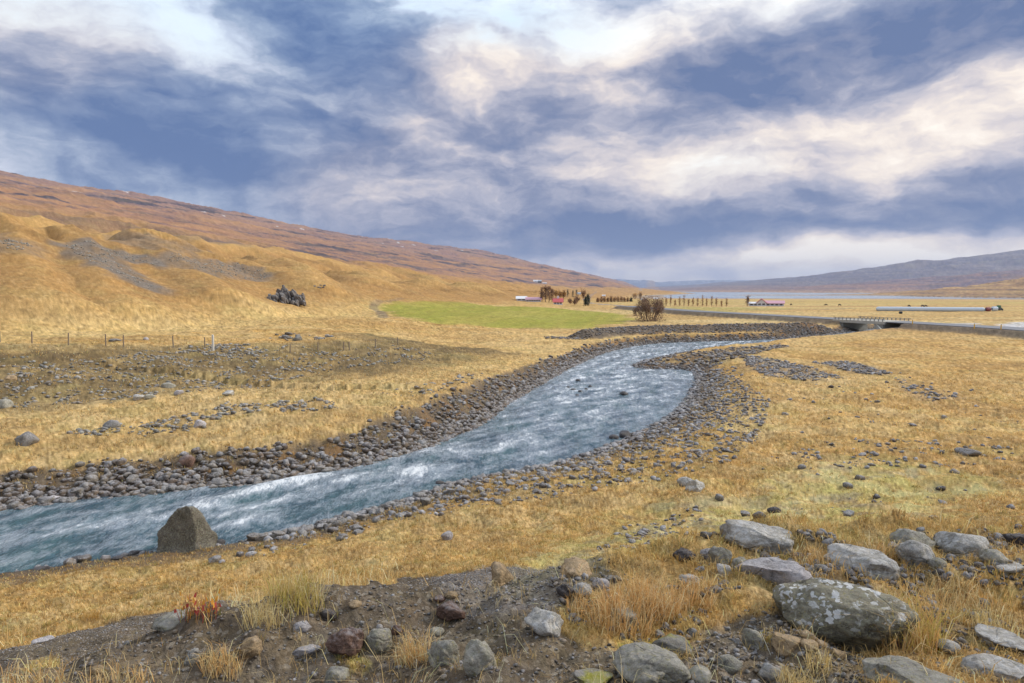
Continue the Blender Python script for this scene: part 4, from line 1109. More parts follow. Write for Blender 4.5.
for k in ind:
    nm, lb, gp = ZL[ZN[k]]
    if nm == 'cobble':
        rv = 'left' if PX[k, 0] < -8 else ('middle' if PX[k, 0] < 4 else 'upper')
        if ZN[k] != 'stony flat':
            lb = lb.replace(' of the river', '').replace(' on the far side', ' on the far side') 
            lb = lb + {'left': ', downstream near the pointed boulder', 'middle': ', beside the foaming middle rapids', 'upper': ', by the upper rapids near the bend'}[rv]
    o = bpy.data.objects.new(nm, tme[k % 10]); COL.objects.link(o)
    r_ = RAD[k]; o.scale = (r_ * 1.15, r_ * .95, r_ * .72); o.rotation_euler = (rng.uniform(-.2, .2), rng.uniform(-.2, .2), rng.uniform(0, 6.28))
    o.location = (PX[k, 0], PX[k, 1], PZ[k] + r_ * .3)
    tag(o, lb, 'rock', gp)
LOW = [rock_shape(2, 500 + k, 'round' if k % 3 == 0 else 'angular', .42) for k in range(8)]
TINY = [rock_shape(1, 600 + k, 'round' if k % 2 else 'angular', .5) for k in range(8)]
def scatter_mesh(name, sel, label, tpls, lift=.3):
    Vs, Fs, Cs, b = [], [], [], 0
    for t in range(8):
        kk = sel[np.arange(len(sel)) % 8 == t]
        if not len(kk): continue
        v, f_ = tpls[t]
        n = len(kk); a = rng.uniform(0, 6.28, n); r_ = RAD[kk]
        sx, sy, sz = r_ * rng.uniform(.9, 1.35, n), r_ * rng.uniform(.75, 1.05, n), r_ * rng.uniform(.5, .85, n)
        X_ = v[None, :, 0] * sx[:, None]; Y_ = v[None, :, 1] * sy[:, None]; Z_ = v[None, :, 2] * sz[:, None]
        ca, sa = np.cos(a)[:, None], np.sin(a)[:, None]
        tl = rng.uniform(-.3, .3, n)[:, None]; X_, Z_ = X_ * np.cos(tl) - Z_ * np.sin(tl), X_ * np.sin(tl) + Z_ * np.cos(tl)
        W_ = np.stack([X_ * ca - Y_ * sa + PX[kk, 0][:, None], X_ * sa + Y_ * ca + PX[kk, 1][:, None], Z_ + (PZ[kk] + sz * lift)[:, None]], -1)
        Vs.append(W_.reshape(-1, 3)); Fs.append((f_[None] + (np.arange(n) * len(v))[:, None, None] + b).reshape(-1, 3)); b += n * len(v)
        Cs.append(np.repeat(TNT[kk], len(v), 0))
    me = np_mesh(name, np.vstack(Vs), None, np.vstack(Fs), True, np.vstack(Cs))
    return tag(link(name, me, M['rock_attr']), label, name.split('_')[-1], None, 'stuff')
rest = np.where(~indset)[0]
def sel(*z, amin=0, amax=1e9): return rest[np.isin(ZN[rest], z) & (app[rest] >= amin) & (app[rest] < amax)]
scatter_mesh('cobbles', sel('far bank', 'gravel bar', 'levee'), 'dark cobbles packed along the far bank, gravel bar and levee', LOW)
scatter_mesh('shingle', sel('near bank', 'stony flat', 'stony strip', 'plain'), 'grey shingle and stones along the near bank and over the plain', LOW)
scatter_mesh('scree', sel('scree', 'terrace', 'hill'), 'loose grey stones over the slope and terrace left of the river', TINY)
scatter_mesh('gravel', sel('soil', amin=3), 'loose gravel stones on the foreground soil', LOW)
g_ = scatter_mesh('pebbles', sel('soil', amax=3), 'fine pebbles and grit on the foreground soil', TINY)

# rock outcrop on the hillside
P = at(286, 304); k_ = P.length / F
V_, F_, b = [], [], 0
rs = np.random.default_rng(8)
for n in range(70):
    u_ = rs.uniform(-1, 1); top = (1 - .4 * abs(u_)) * 22 * k_; v_ = rs.uniform(0, 1)
    x = u_ * 16.5 * k_ ; hgt = rs.uniform(.28, .5) * top; zc = v_ * top * .62; wd = rs.uniform(1.3, 2.9) * k_
    v, f_ = rock_shape(2, 900 + n, 'angular', .2)
    v = v * (wd, wd * 1.3, hgt * .62); 
    tl = .38 + rs.uniform(-.15, .15); v = np.c_[v[:, 0] * math.cos(tl) - v[:, 2] * math.sin(tl), v[:, 1], v[:, 0] * math.sin(tl) + v[:, 2] * math.cos(tl)]
    V_.append(v + (x, zc * 1.3 + rs.uniform(-1, 1) + 1.5, zc + hgt * .15)); F_.append(f_ + b); b += len(v)
me = np_mesh('rock_outcrop', np.vstack(V_), None, np.vstack(F_), False)
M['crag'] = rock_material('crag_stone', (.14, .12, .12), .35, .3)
o = tag(link('rock_outcrop', me, M['crag'], None, (P.x, P.y, P.z - .3)), 'dark jagged rock outcrop breaking out of the golden hillside', 'rock outcrop')
o.rotation_euler = (0, 0, -math.atan2(P.x, P.y))
P = at(318, 288); k_ = P.length / F
V_, F_, b = [], [], 0
for n in range(16):
    v, f_ = rock_shape(2, 700 + n, 'angular', .2); s_ = rs.uniform(.6, 1.5) * k_
    V_.append(v * (s_ * 1.6, s_, s_) + (rs.uniform(-9, 9) * k_, rs.uniform(0, 3), 0)); V_[-1][:, 2] += -V_[-1][:, 0] * .0 + rs.uniform(0, .5); F_.append(f_ + b); b += len(v)
o = tag(link('rock_ledge', np_mesh('rock_ledge', np.vstack(V_), None, np.vstack(F_), False), M['crag'], None, (P.x, P.y, P.z)), 'low broken ledge of rock right above the jagged outcrop on the hill', 'rock ledge')

# ------------------------------------------------------------------ GRASS
def blades(x, y, z, hgt, wid, lean, colr):
    n = len(x); a = rng.uniform(0, 2 * math.pi, n); la = rng.uniform(0, 2 * math.pi, n)
    dx, dy = np.cos(a) * wid / 2, np.sin(a) * wid / 2
    lx, ly = np.cos(la) * lean * hgt, np.sin(la) * lean * hgt
    V = np.empty((n, 5, 3))
    V[:, 0] = np.c_[x - dx, y - dy, z - .01]; V[:, 1] = np.c_[x + dx, y + dy, z - .01]
    V[:, 2] = np.c_[x + dx * .7 + lx * .35, y + dy * .7 + ly * .35, z + hgt * .6]; V[:, 3] = np.c_[x - dx * .7 + lx * .35, y - dy * .7 + ly * .35, z + hgt * .6]
    V[:, 4] = np.c_[x + lx, y + ly, z + hgt * (1 - .35 * np.minimum(lean, 1.5))]
    b = np.arange(n)[:, None] * 5
    return V.reshape(-1, 3), b + np.array([[0, 1, 2, 3]]), b + np.array([[3, 2, 4]]), np.repeat(colr, 5, 0)
gpal = np.array([(.62, .41, .15), (.72, .53, .24), (.52, .30, .10), (.80, .63, .34), (.46, .27, .09), (.44, .36, .12), (.66, .46, .19)])
SOFIELD = np.clip(so + .35 * (fr > .3), 0, 1)
def grass_batch(n, r0, r1, h0, h1_, w0, w1, keepfn, pal=gpal, lean=(.3, 1.1), clump=None, azr=43, mix=.5):
    r = np.exp(rng.uniform(math.log(r0), math.log(r1), n)); a = np.radians(rng.uniform(-azr, azr, n))
    x, y = r * np.sin(a), r * np.cos(a)
    k = keepfn(x, y)
    if clump: k &= fbm(x / clump[0], y / clump[0], 3) > clump[1]
    x, y = x[k], y[k]; z = HF(x, y); n = len(x)
    h = rng.uniform(h0, h1_, n) * (1 + .5 * fbm(x / 1.0, y / 1.0, 2)); w = rng.uniform(w0, w1, n) * (.6 + np.hypot(x, y) / 9)
    g = look(col, x, y)
    c = pal[rng.integers(0, len(pal), n)] * rng.uniform(.75, 1.2, (n, 1))
    gr = g * rng.uniform(.9, 1.75, (n, 1)); dry = (g.sum(1) > .45)[:, None]
    c = np.where(dry & (mix > 0), (1 - mix) * c + mix * gr, c); c = c * (1 + .5 * (rng.random((n, 1)) < .12))
    return blades(x, y, z, h, w, rng.uniform(*lean, n), np.clip(c, .01, .85))
def nosoil(x, y):
    sd, lf = river_sd(x, y)
    return (look(SOFIELD, x, y) < .5) & (sd > .5) & ((look(mo, x, y) < .4) | (np.random.default_rng(1).random(len(x)) < .22))
def rough(x, y): return nosoil(x, y) & (look(rg, x, y) < 2)
def build_grass(name, batches, label):
    Vs, Qs, Ts, Cs, b = [], [], [], [], 0
    for v, q_, t_, c_ in batches:
        Vs.append(v); Qs.append(q_ + b); Ts.append(t_ + b); Cs.append(c_); b += len(v)
    me = np_mesh(name, np.vstack(Vs), np.vstack(Qs), np.vstack(Ts), True, np.vstack(Cs))
    return tag(link(name, me, M['grass']), label, 'grass', None, 'stuff')
def clumps(n, r0, r1, h0, h1_):
    r = np.exp(rng.uniform(math.log(r0), math.log(r1), n)); a = np.radians(rng.uniform(-42, 42, n)); x, y = r * np.sin(a), r * np.cos(a)
    k = nosoil(x, y) & (fbm(x / 2.5, y / 2.5, 3) > -.15); x, y, r = x[k], y[k], r[k]; n = len(x); m_ = 14
    base = np.array([(.74, .54, .26), (.58, .36, .12), (.40, .24, .07), (.36, .30, .10), (.66, .45, .18)])[rng.integers(0, 5, n)]
    hh = rng.uniform(h0, h1_, n); X = np.repeat(x, m_) + rng.normal(0, 1, n * m_) * np.repeat(hh, m_) * .35; Y = np.repeat(y, m_) + rng.normal(0, 1, n * m_) * np.repeat(hh, m_) * .35
    return blades(X, Y, HF(X, Y), np.repeat(hh, m_) * rng.uniform(.5, 1.1, n * m_), .003 + np.repeat(r, m_) * .00035, rng.uniform(.2, 1.3, n * m_), np.clip(np.repeat(base, m_, 0) * rng.uniform(.75, 1.2, (n * m_, 1)), .01, .85))
def skirt():
    X, Y = [], []
    for cx, cy, a_, b_ in ROCKS:
        n = int(500 * a_ + 20); t = rng.uniform(0, 6.28, n); q = rng.uniform(.85, 1.25, n)
        X.append(cx + np.cos(t) * a_ * q); Y.append(cy + np.sin(t) * b_ * q)
    x, y = np.concatenate(X), np.concatenate(Y)
    k = (fbm(x / .12, y / .12, 2) > -.05) & (rng.random(len(x)) < np.where(look(so, x, y) > .5, .35, 1)); x, y = x[k], y[k]; n = len(x)
    c = gpal[rng.integers(0, len(gpal), n)] * rng.uniform(.6, 1.15, (n, 1))
    return blades(x, y, HF(x, y), rng.uniform(.02, .075, n), rng.uniform(.002, .0035, n), rng.uniform(.2, 1.2, n), np.clip(c, .01, .85))
STR = np.array([(.82, .62, .32), (.88, .74, .44), (.72, .50, .22), (.64, .42, .16)])
tall = poly_at([(-80, 640), (0, 600), (120, 560), (260, 545), (360, 545), (400, 570), (300, 590), (180, 608), (60, 632), (-80, 680)])
build_grass('grass', [
    grass_batch(150000, 2.3, 9, .018, .055, .003, .0055, nosoil, lean=(.5, 1.6), clump=(.16, -.22)),
    grass_batch(150000, 6, 26, .025, .07, .0045, .008, nosoil, lean=(.4, 1.5)),
    grass_batch(60000, 20, 60, .08, .18, .005, .008, nosoil, lean=(.4, 1.4), clump=(1.2, -.05)),
    grass_batch(6000, 4, 30, .08, .16, .003, .006, nosoil, lean=(.3, 1.3), clump=(.5, .22)),
    grass_batch(2500, 2.6, 9, .08, .20, .0022, .004, lambda x, y: nosoil(x, y) & ~inside(x, y, tall), lean=(.2, 1.0), clump=(.35, .18)),
    grass_batch(30000, 3, 13, .10, .30, .0045, .007, lambda x, y: inside(x, y, tall), pal=STR, lean=(.15, 1.0), clump=(.45, .05), mix=0),
    grass_batch(9000, 3, 13, .22, .48, .006, .009, lambda x, y: inside(x, y, tall), pal=STR, lean=(.1, .7), clump=(.6, .10), mix=0),
    grass_batch(7000, 3, 16, .05, .14, .004, .007, nosoil, pal=STR, lean=(.3, 1.2), clump=(.4, .16), mix=0, azr=38),
    grass_batch(5000, 2.6, 8, .04, .11, .003, .005, lambda x, y: nosoil(x, y) & (look(rg, x, y) > .5), pal=STR, lean=(.3, 1.3), clump=(.25, .05), mix=0),
    grass_batch(3500, 2.3, 5, .06, .20, .002, .0035, lambda x, y: look(so, x, y) > .5, pal=STR, lean=(.4, 1.5), clump=(.3, .10), mix=0),
    grass_batch(14000, 2.2, 5.5, .02, .09, .0025, .004, lambda x, y: look(so, x, y) > .5, lean=(.3, 1.3), clump=(.22, .22)),
    clumps(5000, 7, 30, .06, .16), clumps(1800, 4, 14, .05, .13), skirt()], 'short golden and straw-coloured dry grass over the shoulder, plain and banks')

def tuft(px, py, wpx, hpx, n, label, pal, name='grass_tuft', lean=(.15, 1.15), width=.0032):
    n = int(n * .6); wpx *= 1.25
    P = at(px, py); D = P.length; rad = wpx * D / F / 2; hh = hpx * D / F
    a = rng.uniform(0, 6.28, n); q = rad * .75 * rng.random(n) ** .6
    x, y = P.x + np.cos(a) * q, P.y + np.sin(a) * q * .8; z = HF(x, y)
    h = hh * rng.uniform(.45, 1.1, n); lean_ = rng.uniform(*lean, n)
    c = np.array(pal)[rng.integers(0, len(pal), n)] * rng.uniform(.7, 1.2, (n, 1))
    v, q_, t_, c_ = blades(x - P.x, y - P.y, z - P.z, h, np.full(n, width), lean_, np.clip(c, .01, .85))
    me = np_mesh(name, v, q_, t_, True, c_)
    return tag(link(name, me, M['grass'], None, P), label, 'grass tuft')
OR = [(.74, .44, .17), (.80, .58, .28), (.64, .36, .13), (.86, .68, .40), (.78, .50, .22)]; PA = [(.76, .58, .28), (.82, .70, .40), (.6, .44, .18)]; YG = [(.50, .44, .09), (.6, .46, .12), (.66, .50, .18)]
tuft(905, 642, 62, 46, 900, 'tall rusty tuft of dry grass leaning against the right side of the white-lichened boulder', OR + YG)
tuft(655, 612, 60, 36, 900, 'wide orange tuft of dry grass in the middle of the right-hand soil', OR)
tuft(620, 618, 60, 34, 800, 'orange tuft of dry grass left of the widest orange tuft', OR)
tuft(695, 600, 50, 26, 500, 'low orange tuft between the flat lichened rock and the pinkish wedge', OR)
tuft(585, 612, 40, 20, 350, 'small orange tuft below the three round rocks', OR)
tuft(412, 662, 34, 32, 350, 'pale straw tuft left of the pair of round lichened rocks', PA + OR)
tuft(298, 602, 52, 32, 700, 'yellow-green tuft of grass on the lip of the soil left of centre', YG + PA)
tuft(222, 668, 36, 24, 350, 'pinkish straw tuft by the pinkish angular rock', PA + OR)
tuft(262, 622, 40, 30, 300, 'thin straw-coloured tuft below the yellow-green tuft', PA)
tuft(95, 618, 24, 12, 120, 'small orange-tipped tuft on the soil lip at the left', [(.6, .3, .04), (.5, .3, .06)])
tuft(820, 668, 26, 22, 160, 'sparse pale tuft hanging below the front of the white-lichened boulder', PA)
tuft(838, 645, 20, 26, 120, 'wispy dry grass growing against the front of the white-lichened boulder', PA + YG, width=.002)
tuft(885, 558, 26, 18, 260, 'golden tuft between the broad grey slab and the crest rocks', OR)
tuft(815, 562, 40, 14, 350, 'golden tuft between the wide outcrop and the broad grey slab', OR)
tuft(960, 600, 60, 20, 500, 'mat of golden grass on the right slope below the crest rocks', PA + OR)
tuft(985, 625, 56, 16, 450, 'mat of straw-coloured grass above the low lichened ridge at the right', PA)
tuft(800, 690, 40, 22, 260, 'straw tuft at the bottom edge below the hollow', PA)
tuft(20, 690, 70, 22, 500, 'straw grass tuft in the bottom left corner', PA + OR)
tuft(120, 690, 60, 20, 350, 'straw grass tuft at the bottom edge in the lower left', PA + OR)
# small herb with red and orange leaves
P = at(200, 616)
n = 90; a = rng.uniform(0, 6.28, n); q = .12 * rng.random(n) ** .6
x, y = np.cos(a) * q, np.sin(a) * q * .6; c = np.array([(.45, .08, .05), (.65, .32, .06), (.62, .38, .14), (.30, .10, .08), (.28, .26, .06)])[rng.integers(0, 5, n)]
herb = tag(empty('herb', P), 'low herb with red stems and orange leaves on the soil lip', 'plant')
v, q_, t_, c_ = blades(x, y, np.zeros(n), rng.uniform(.05, .13, n), np.full(n, .004), rng.uniform(.1, .8, n), c); link('stem', np_mesh('stem', v, q_, t_, True, c_), M['grass'], herb)
n = 60; a = rng.uniform(0, 6.28, n); q = .13 * rng.random(n) ** .6
v, q_, t_, c_ = blades(np.cos(a) * q, np.sin(a) * q * .6, rng.uniform(.02, .11, n), np.full(n, .022), np.full(n, .014), rng.uniform(.4, 1.4, n), np.array([(.70, .34, .06), (.68, .45, .2), (.5, .1, .08)])[rng.integers(0, 3, n)])
link('leaf', np_mesh('leaf', v, q_, t_, True, c_), M['leaf'], herb)['kind'] = 'stuff'

# ------------------------------------------------------------------ FENCE AND POSTS
def fence(pxs, h, label, wires=3):
    base = [at(x, y) for x, y in pxs]
    o = tag(empty('wire_fence', base[0]), label, 'fence')
    o0 = base[0]; tops = []
    for p in base:
        m_ = MB(); q = p - o0; m_.tube(q + Vector((0, 0, -.2)), q + Vector((random.uniform(-.04, .04), 0, h)), .05, .042, 8)
        m_.build('post', M['wood'], o); tops.append(q)
    for k in range(wires):
        m_ = MB(); zz = h * (.35 + .28 * k)
        for a, b_ in zip(tops[:-1], tops[1:]): m_.tube(a + Vector((0, 0, zz)), b_ + Vector((0, 0, zz)), .004, .004, 4)
        m_.build('wire', M['steel'], o)
fence([(-30, 342), (0, 342.5), (32, 343.4), (68.4, 345), (105.7, 346), (123.4, 347), (173.5, 347.5), (205, 349)], .85, 'thin wire fence on leaning wooden posts at the foot of the hill')
fence([(290, 353), (318, 351), (343.5, 350.5), (349.6, 350), (375.6, 347), (398, 345)], .65, 'short low wire fence in the grass below the rock outcrop')
P = at(213.2, 350.7); mb = MB(); mb.box(-.06, .06, -.05, .05, -.2, 1.12); mb.add([(-.06, -.05, 1.12), (.06, -.05, 1.12), (.06, .05, 1.12), (-.06, .05, 1.12), (0, 0, 1.17)], [(0, 1, 4), (1, 2, 4), (2, 3, 4), (3, 0, 4)])
tag(mb.build('marker_post', M['whitewood'], loc=P), 'thick whitish wooden post standing alone at the end of the fence', 'post')
for k, (x, y, lb) in enumerate(((974.3, 328.6, 'yellow road marker post in front of the road, between the bridge and the right edge'), (1001, 329.4, 'rightmost yellow road marker post beside the road'), (912.5, 324.0, 'yellow road marker post just right of the bridge'))):
    P = at(x, y); m_ = tag(empty('marker_post', P), lb, 'post', 'yellow road marker posts')
    b_ = MB(); b_.tube((0, 0, -.1), (0, 0, .62), .07, .06, 8); b_.build('post', M['yellow'], m_); b_ = MB(); b_.tube((0, 0, .62), (0, 0, .72), .062, .05, 8); b_.build('reflector_cap', M['white'], m_)

# ------------------------------------------------------------------ TREES
def leafcards(pts, size, pal, jitter=.5):
    n = len(pts); a = rng.normal(size=(n, 3)); a /= np.linalg.norm(a, axis=1)[:, None]; b_ = np.cross(a, rng.normal(size=(n, 3))); b_ /= np.linalg.norm(b_, axis=1)[:, None]
    s_ = size * rng.uniform(.5, 1.3, (n, 1)); c_ = np.asarray(pal)[rng.integers(0, len(pal), n)] * rng.uniform(.7, 1.3, (n, 1))
    V = np.stack([pts - a * s_, pts + b_ * s_ * .35, pts + a * s_, pts - b_ * s_ * .35], 1).reshape(-1, 3)
    return V, np.arange(n)[:, None] * 4 + np.array([[0, 1, 2, 3]]), np.repeat(np.clip(c_, .01, .9), 4, 0)
def tree(name, label, px, py, wpx, hpx, style, pal, n=700, group=None, leaf=.16, bark='bark', cat='tree'):
    P = at(px, py); D = P.length; h = hpx * D / F; w = wpx * D / F / 2
    o = tag(empty(name, P), label, cat, group)
    tr_ = MB(); tips = []; segs = []
    R_ = random.Random(int(px * 31 + py))
    def branch(p, d, L, r, lev, up=.25):
        q = p + d * L; tr_.tube(p, q, r, r * .6, 5 if lev < 2 else 3); segs.append((p, q, lev))
        if lev >= 3: tips.append(q); return
        for _ in range(3 if lev < 2 else 2):
            nd = (d + Vector((R_.uniform(-1, 1), R_.uniform(-1, 1), R_.uniform(-.3, 1) * up * 3)) * .6).normalized()
            branch(p + d * L * R_.uniform(.45, 1), nd, L * R_.uniform(.55, .8), r * .55, lev + 1, up)
    if style == 'bush':
        for k in range(18):
            a = R_.uniform(0, 6.28); sp = R_.uniform(.05, .95); d = Vector((math.cos(a) * sp * w / h * 1.1, math.sin(a) * sp * w / h * 1.1, R_.uniform(.55, 1))).normalized()
            branch(Vector((math.cos(a) * w * .55 * sp, math.sin(a) * w * .55 * sp, -.1)), d, h * .36, .012 * h, 0)
    elif style == 'spruce':
        tr_.tube((0, 0, -.2), (0, 0, h * .95), h * .025, .02, 6)
        for k in range(int(n / 14)):
            t = R_.random() ** .8; a = R_.uniform(0, 6.28); rr_ = w * (1 - t) ** .85 * R_.uniform(.6, 1.1)
            p = Vector((0, 0, h * (.06 + .92 * t))); q = p + Vector((math.cos(a) * rr_, math.sin(a) * rr_, -rr_ * .15)); segs += [(p, q, 2)] * 2
            tr_.tube(p, q, .02, .008, 3)
    elif style == 'poplar':
        tr_.tube((0, 0, -.2), (R_.uniform(-.1, .1), 0, h * .92), h * .02 + .02, .015, 6)
        for k in range(40):
            t = .08 + .84 * R_.random(); a = R_.uniform(0, 6.28); L = w * R_.uniform(.5, 1.0) * (1.15 - .85 * t)
            p = Vector((0, 0, h * t)); q = p + Vector((math.cos(a) * L, math.sin(a) * L, min(L * R_.uniform(.8, 1.8), h * (1 - t))));  tr_.tube(p, q, .028, .008, 3); segs.append((p, q, 2))
    else:
        tr_.tube((0, 0, -.2), (0, 0, h * .25), .14 * h / 6, .10 * h / 6, 7)
        for k in range(5):
            a = R_.uniform(0, 6.28); branch(Vector((0, 0, h * .2)), Vector((math.cos(a) * w / h, math.sin(a) * w / h, 1)).normalized(), h * .34, .06 * h / 6, 0)
    sg = ([s_ for s_ in segs if s_[2] >= 1] or segs) if style in ('bush', 'tree') else segs
    pts = []
    for k in range(n):
        p, q, _l = sg[R_.randrange(len(sg))]; t = R_.random() ** .6; v = p.lerp(q, t); s_ = leaf * 1.6
        if style == 'bush' and R_.random() < .45: a = R_.uniform(0, 6.28); z_f = R_.random() ** 1.3; q_r = w * math.sqrt(R_.random()) * (1 - .25 * z_f); v = Vector((math.cos(a) * q_r, math.sin(a) * q_r, h * .8 * z_f))
        pts.append((v.x + R_.gauss(0, s_), v.y + R_.gauss(0, s_), max(.05, v.z + R_.gauss(0, s_))))
    pts = np.array(pts)
    mx = np.abs(pts[:, :2]).max(); sc = min(1, w * 1.1 / mx); pts[:, :2] *= sc; mz = max(pts[:, 2].max(), max(v[2] for v in tr_.v)); zs = h / mz; pts[:, 2] *= zs
    tr_.v = [(a * min(1, sc * 1.1), b * min(1, sc * 1.1), c * zs) for a, b, c in tr_.v]; tr_.build('trunk', M[bark], o)
    V, q_, c_ = leafcards(pts, leaf, pal)
    cr = link('crown', np_mesh('crown', V, q_, None, False, c_), M['leaf'], o)
    return o
TW = [(.20, .125, .10), (.28, .18, .13), (.14, .09, .08), (.34, .22, .13)]
RUST = [(.42, .24, .11), (.32, .18, .09), (.50, .30, .13), (.24, .15, .10)]
GOLD = [(.52, .30, .07), (.44, .24, .06), (.34, .20, .07)]
DKG = [(.05, .065, .04), (.075, .085, .045), (.045, .05, .04)]
tree('bare_bush', 'big round leafless brown bush alone on the grass above the river bend', 650, 321, 35, 26, 'bush', TW, 6500, leaf=.13, cat='bush')
tree('bare_bush', 'thin small bare bush touching the left side of the big round bush', 635, 316, 7, 10, 'bush', TW, 350, leaf=.12, cat='bush')
xs = [(666, 9, 4), (670.6, 11, 3), (675, 7, 3), (679.5, 10, 3), (684, 12, 4.5), (688.5, 8, 3), (693, 9, 3.5), (697.6, 9, 3), (702.4, 11, 4), (706.5, 8, 3), (711.7, 11, 4), (716.3, 9, 4), (721.5, 7, 3), (726.6, 9, 3.5)]
for k, (x, hp, wp) in enumerate(xs):
    ends = {0: 'leftmost poplar of the thin row on the plain, close to the big bush', 4: 'tallest and fullest poplar of the thin row on the plain', 13: 'rightmost poplar of the thin row on the plain'}
    tree('poplar', ends.get(k, 'slim leafless poplar in the thin row on the plain right of the big bush'), x, 306 + .05 * k, wp, hp, 'poplar', RUST, 170, 'poplars in the thin row on the plain', .22)
tree('birch', 'lone bare tree standing left of the white farm with the red roof', 747.5, 306.3, 5, 10, 'poplar', TW, 260, leaf=.3)
for k, (x, yb, w_, h_) in enumerate(((542, 301.5, 7, 16), (545.5, 302, 7, 17), (549, 302.3, 7, 17), (552, 302, 6, 14))):
    tree('poplar', ['leftmost', 'second', 'third', 'rightmost'][k] + ' brown poplar of the dense clump beside the long pink-roofed farmhouse', x, yb, w_, h_, 'poplar', RUST + TW, 620, 'dense poplar clump by the farm', .3)
for k, (x, yb, w_, h_) in enumerate(((556, 301, 7, 13), (560, 301, 7, 11), (563.5, 302, 6, 12))):
    tree('poplar', ['left', 'middle', 'right'][k] + ' golden-brown tree behind the red-roofed house', x, yb, w_, h_, 'tree', RUST + GOLD, 420, 'golden trees behind the red-roofed house', .36)
for k, (x, yb, w_, h_, lb) in enumerate(((567.5, 297, 6, 8, 'dark spruce right above the red-roofed house'), (573, 297, 5, 7, 'small dark spruce in the middle of the farm trees'), (576.5, 297.5, 5, 8, 'dark spruce left of the tallest brown tree'), (588, 305.5, 6, 13, 'tall narrow dark spruce at the right end of the farm trees'), (585.5, 306, 5, 10, 'dark spruce just left of the tall narrow spruce'))):
    tree('spruce', lb, x, yb, w_, h_, 'spruce', DKG, 700, leaf=.24)
for k, (x, yb, w_, h_, lb) in enumerate(((583.5, 304, 6, 16, 'tallest brown tree near the right end of the farm trees'), (577, 305, 8, 10, 'broad grey-brown tree in front of the spruces'), (570, 304, 6, 6, 'small bushy tree right of the red-roofed house'), (574.5, 305.5, 5, 7, 'small brown tree between the bushy one and the broad one'))):
    tree('birch', lb, x, yb, w_, h_, 'tree', TW + RUST, 380, leaf=.32)
for k in range(11):
    x = 598 + k * 3.3
    lb = {0: 'leftmost bush of the rust-coloured hedge row behind the field', 10: 'dark green bush at the right end of the rust-coloured hedge row'}.get(k, 'rust-coloured bush in the hedge row behind the field')
    tree('shrub', lb, x, 302.2 - .05 * k, 4.6, 6 - (k > 7), 'bush', DKG if k == 10 else RUST, 260, 'bushes of the hedge row behind the field', .42, cat='bush')
for k, (x, yb, w_, h_, lb) in enumerate(((635, 299, 6, 7, 'left one of two orange autumn trees behind the big bush'), (640, 299, 6, 8, 'right one of two orange autumn trees behind the big bush'))):
    tree('autumn_tree', lb, x, yb, w_, h_, 'bush', GOLD, 420, leaf=.5)
for x in (643, 645.5):
    tree('shrub', 'dark low shrub right of the two orange autumn trees', x, 302, 4, 4, 'bush', TW, 200, 'dark shrubs right of the autumn trees', .4, cat='bush')

# ------------------------------------------------------------------ FARM BUILDINGS
def house(name, label, px, py, wpx, hwall_px, hroof_px, roofmat, wallmat='white', along=True, dep=8.0, windows=3, rz=0.0, chimney=False):
    P = at(px, py); k = P.length / F; w, hw, hr = wpx * k, hwall_px * k, hroof_px * k
    o = tag(empty(name, P, -math.atan2(P.x, P.y) + rz), label, 'house')
    m_ = MB()
    if along:    # ridge runs across the view
        m_.prism([(0, -.5), (dep, -.5), (dep, hw), (dep / 2, hw + hr * .96), (0, hw)], -w / 2, w / 2)
        m_.v = [(y, x, z) for x, y, z in m_.v]
    else:        # gable faces the camera
        m_.prism([(-w / 2, -.5), (w / 2, -.5), (w / 2, hw), (0, hw + hr * .96), (-w / 2, hw)], 0, dep)
    m_.build('wall', M[wallmat], o)
    m_ = MB(); ov, t = .35, .18
    if along:
        for s_ in (0, 1):
            y0, y1 = (-ov, dep / 2) if s_ == 0 else (dep + ov, dep / 2); za = hw - ov * hr / (dep / 2)
            m_.add([(-w / 2 - ov, y0, za + .03), (w / 2 + ov, y0, za + .03), (w / 2 + ov, y1, hw + hr + .03), (-w / 2 - ov, y1, hw + hr + .03),
                    (-w / 2 - ov, y0, za + t), (w / 2 + ov, y0, za + t), (w / 2 + ov, y1, hw + hr + t), (-w / 2 - ov, y1, hw + hr + t)],
                   [(0, 1, 2, 3), (4, 5, 6, 7), (0, 1, 5, 4), (1, 2, 6, 5), (2, 3, 7, 6), (3, 0, 4, 7)])
    else:
        for s_ in (-1, 1):
            x0 = s_ * (w / 2 + ov); za = hw - ov * hr / (w / 2)
            m_.add([(x0, -ov, za + .03), (x0, dep + ov, za + .03), (0, dep + ov, hw + hr + .03), (0, -ov, hw + hr + .03),
                    (x0, -ov, za + t), (x0, dep + ov, za + t), (0, dep + ov, hw + hr + t), (0, -ov, hw + hr + t)],
                   [(0, 1, 2, 3), (4, 5, 6, 7), (0, 1, 5, 4), (1, 2, 6, 5), (2, 3, 7, 6), (3, 0, 4, 7)])
    rf_ = m_.build('roof', M[roofmat], o)
    if chimney: m_ = MB(); m_.box(-.4, .4, dep / 2 - .4, dep / 2 + .4, hw + hr * .8, hw + hr + 1.0); m_.build('chimney', M['white'], rf_)
    for q in range(windows):
        x = (q - (windows - 1) / 2) * w / (windows + .3); ws = min(.7, w / windows * .28)
        m_ = MB(); m_.box(x - ws, x + ws, -.06, .05, hw * .35, hw * .8); m_.build('window', M['dark'], o)
    return o
house('farmhouse', 'long white farm building with a faded pink roof left of the poplar clump', 533.5, 301.8, 15, 2.0, 2.2, 'pink', windows=6)
house('barn', 'white rounded barn at the left end of the pink-roofed farm building', 521.5, 300.8, 10, 1.9, 2.3, 'white', windows=2, dep=9)
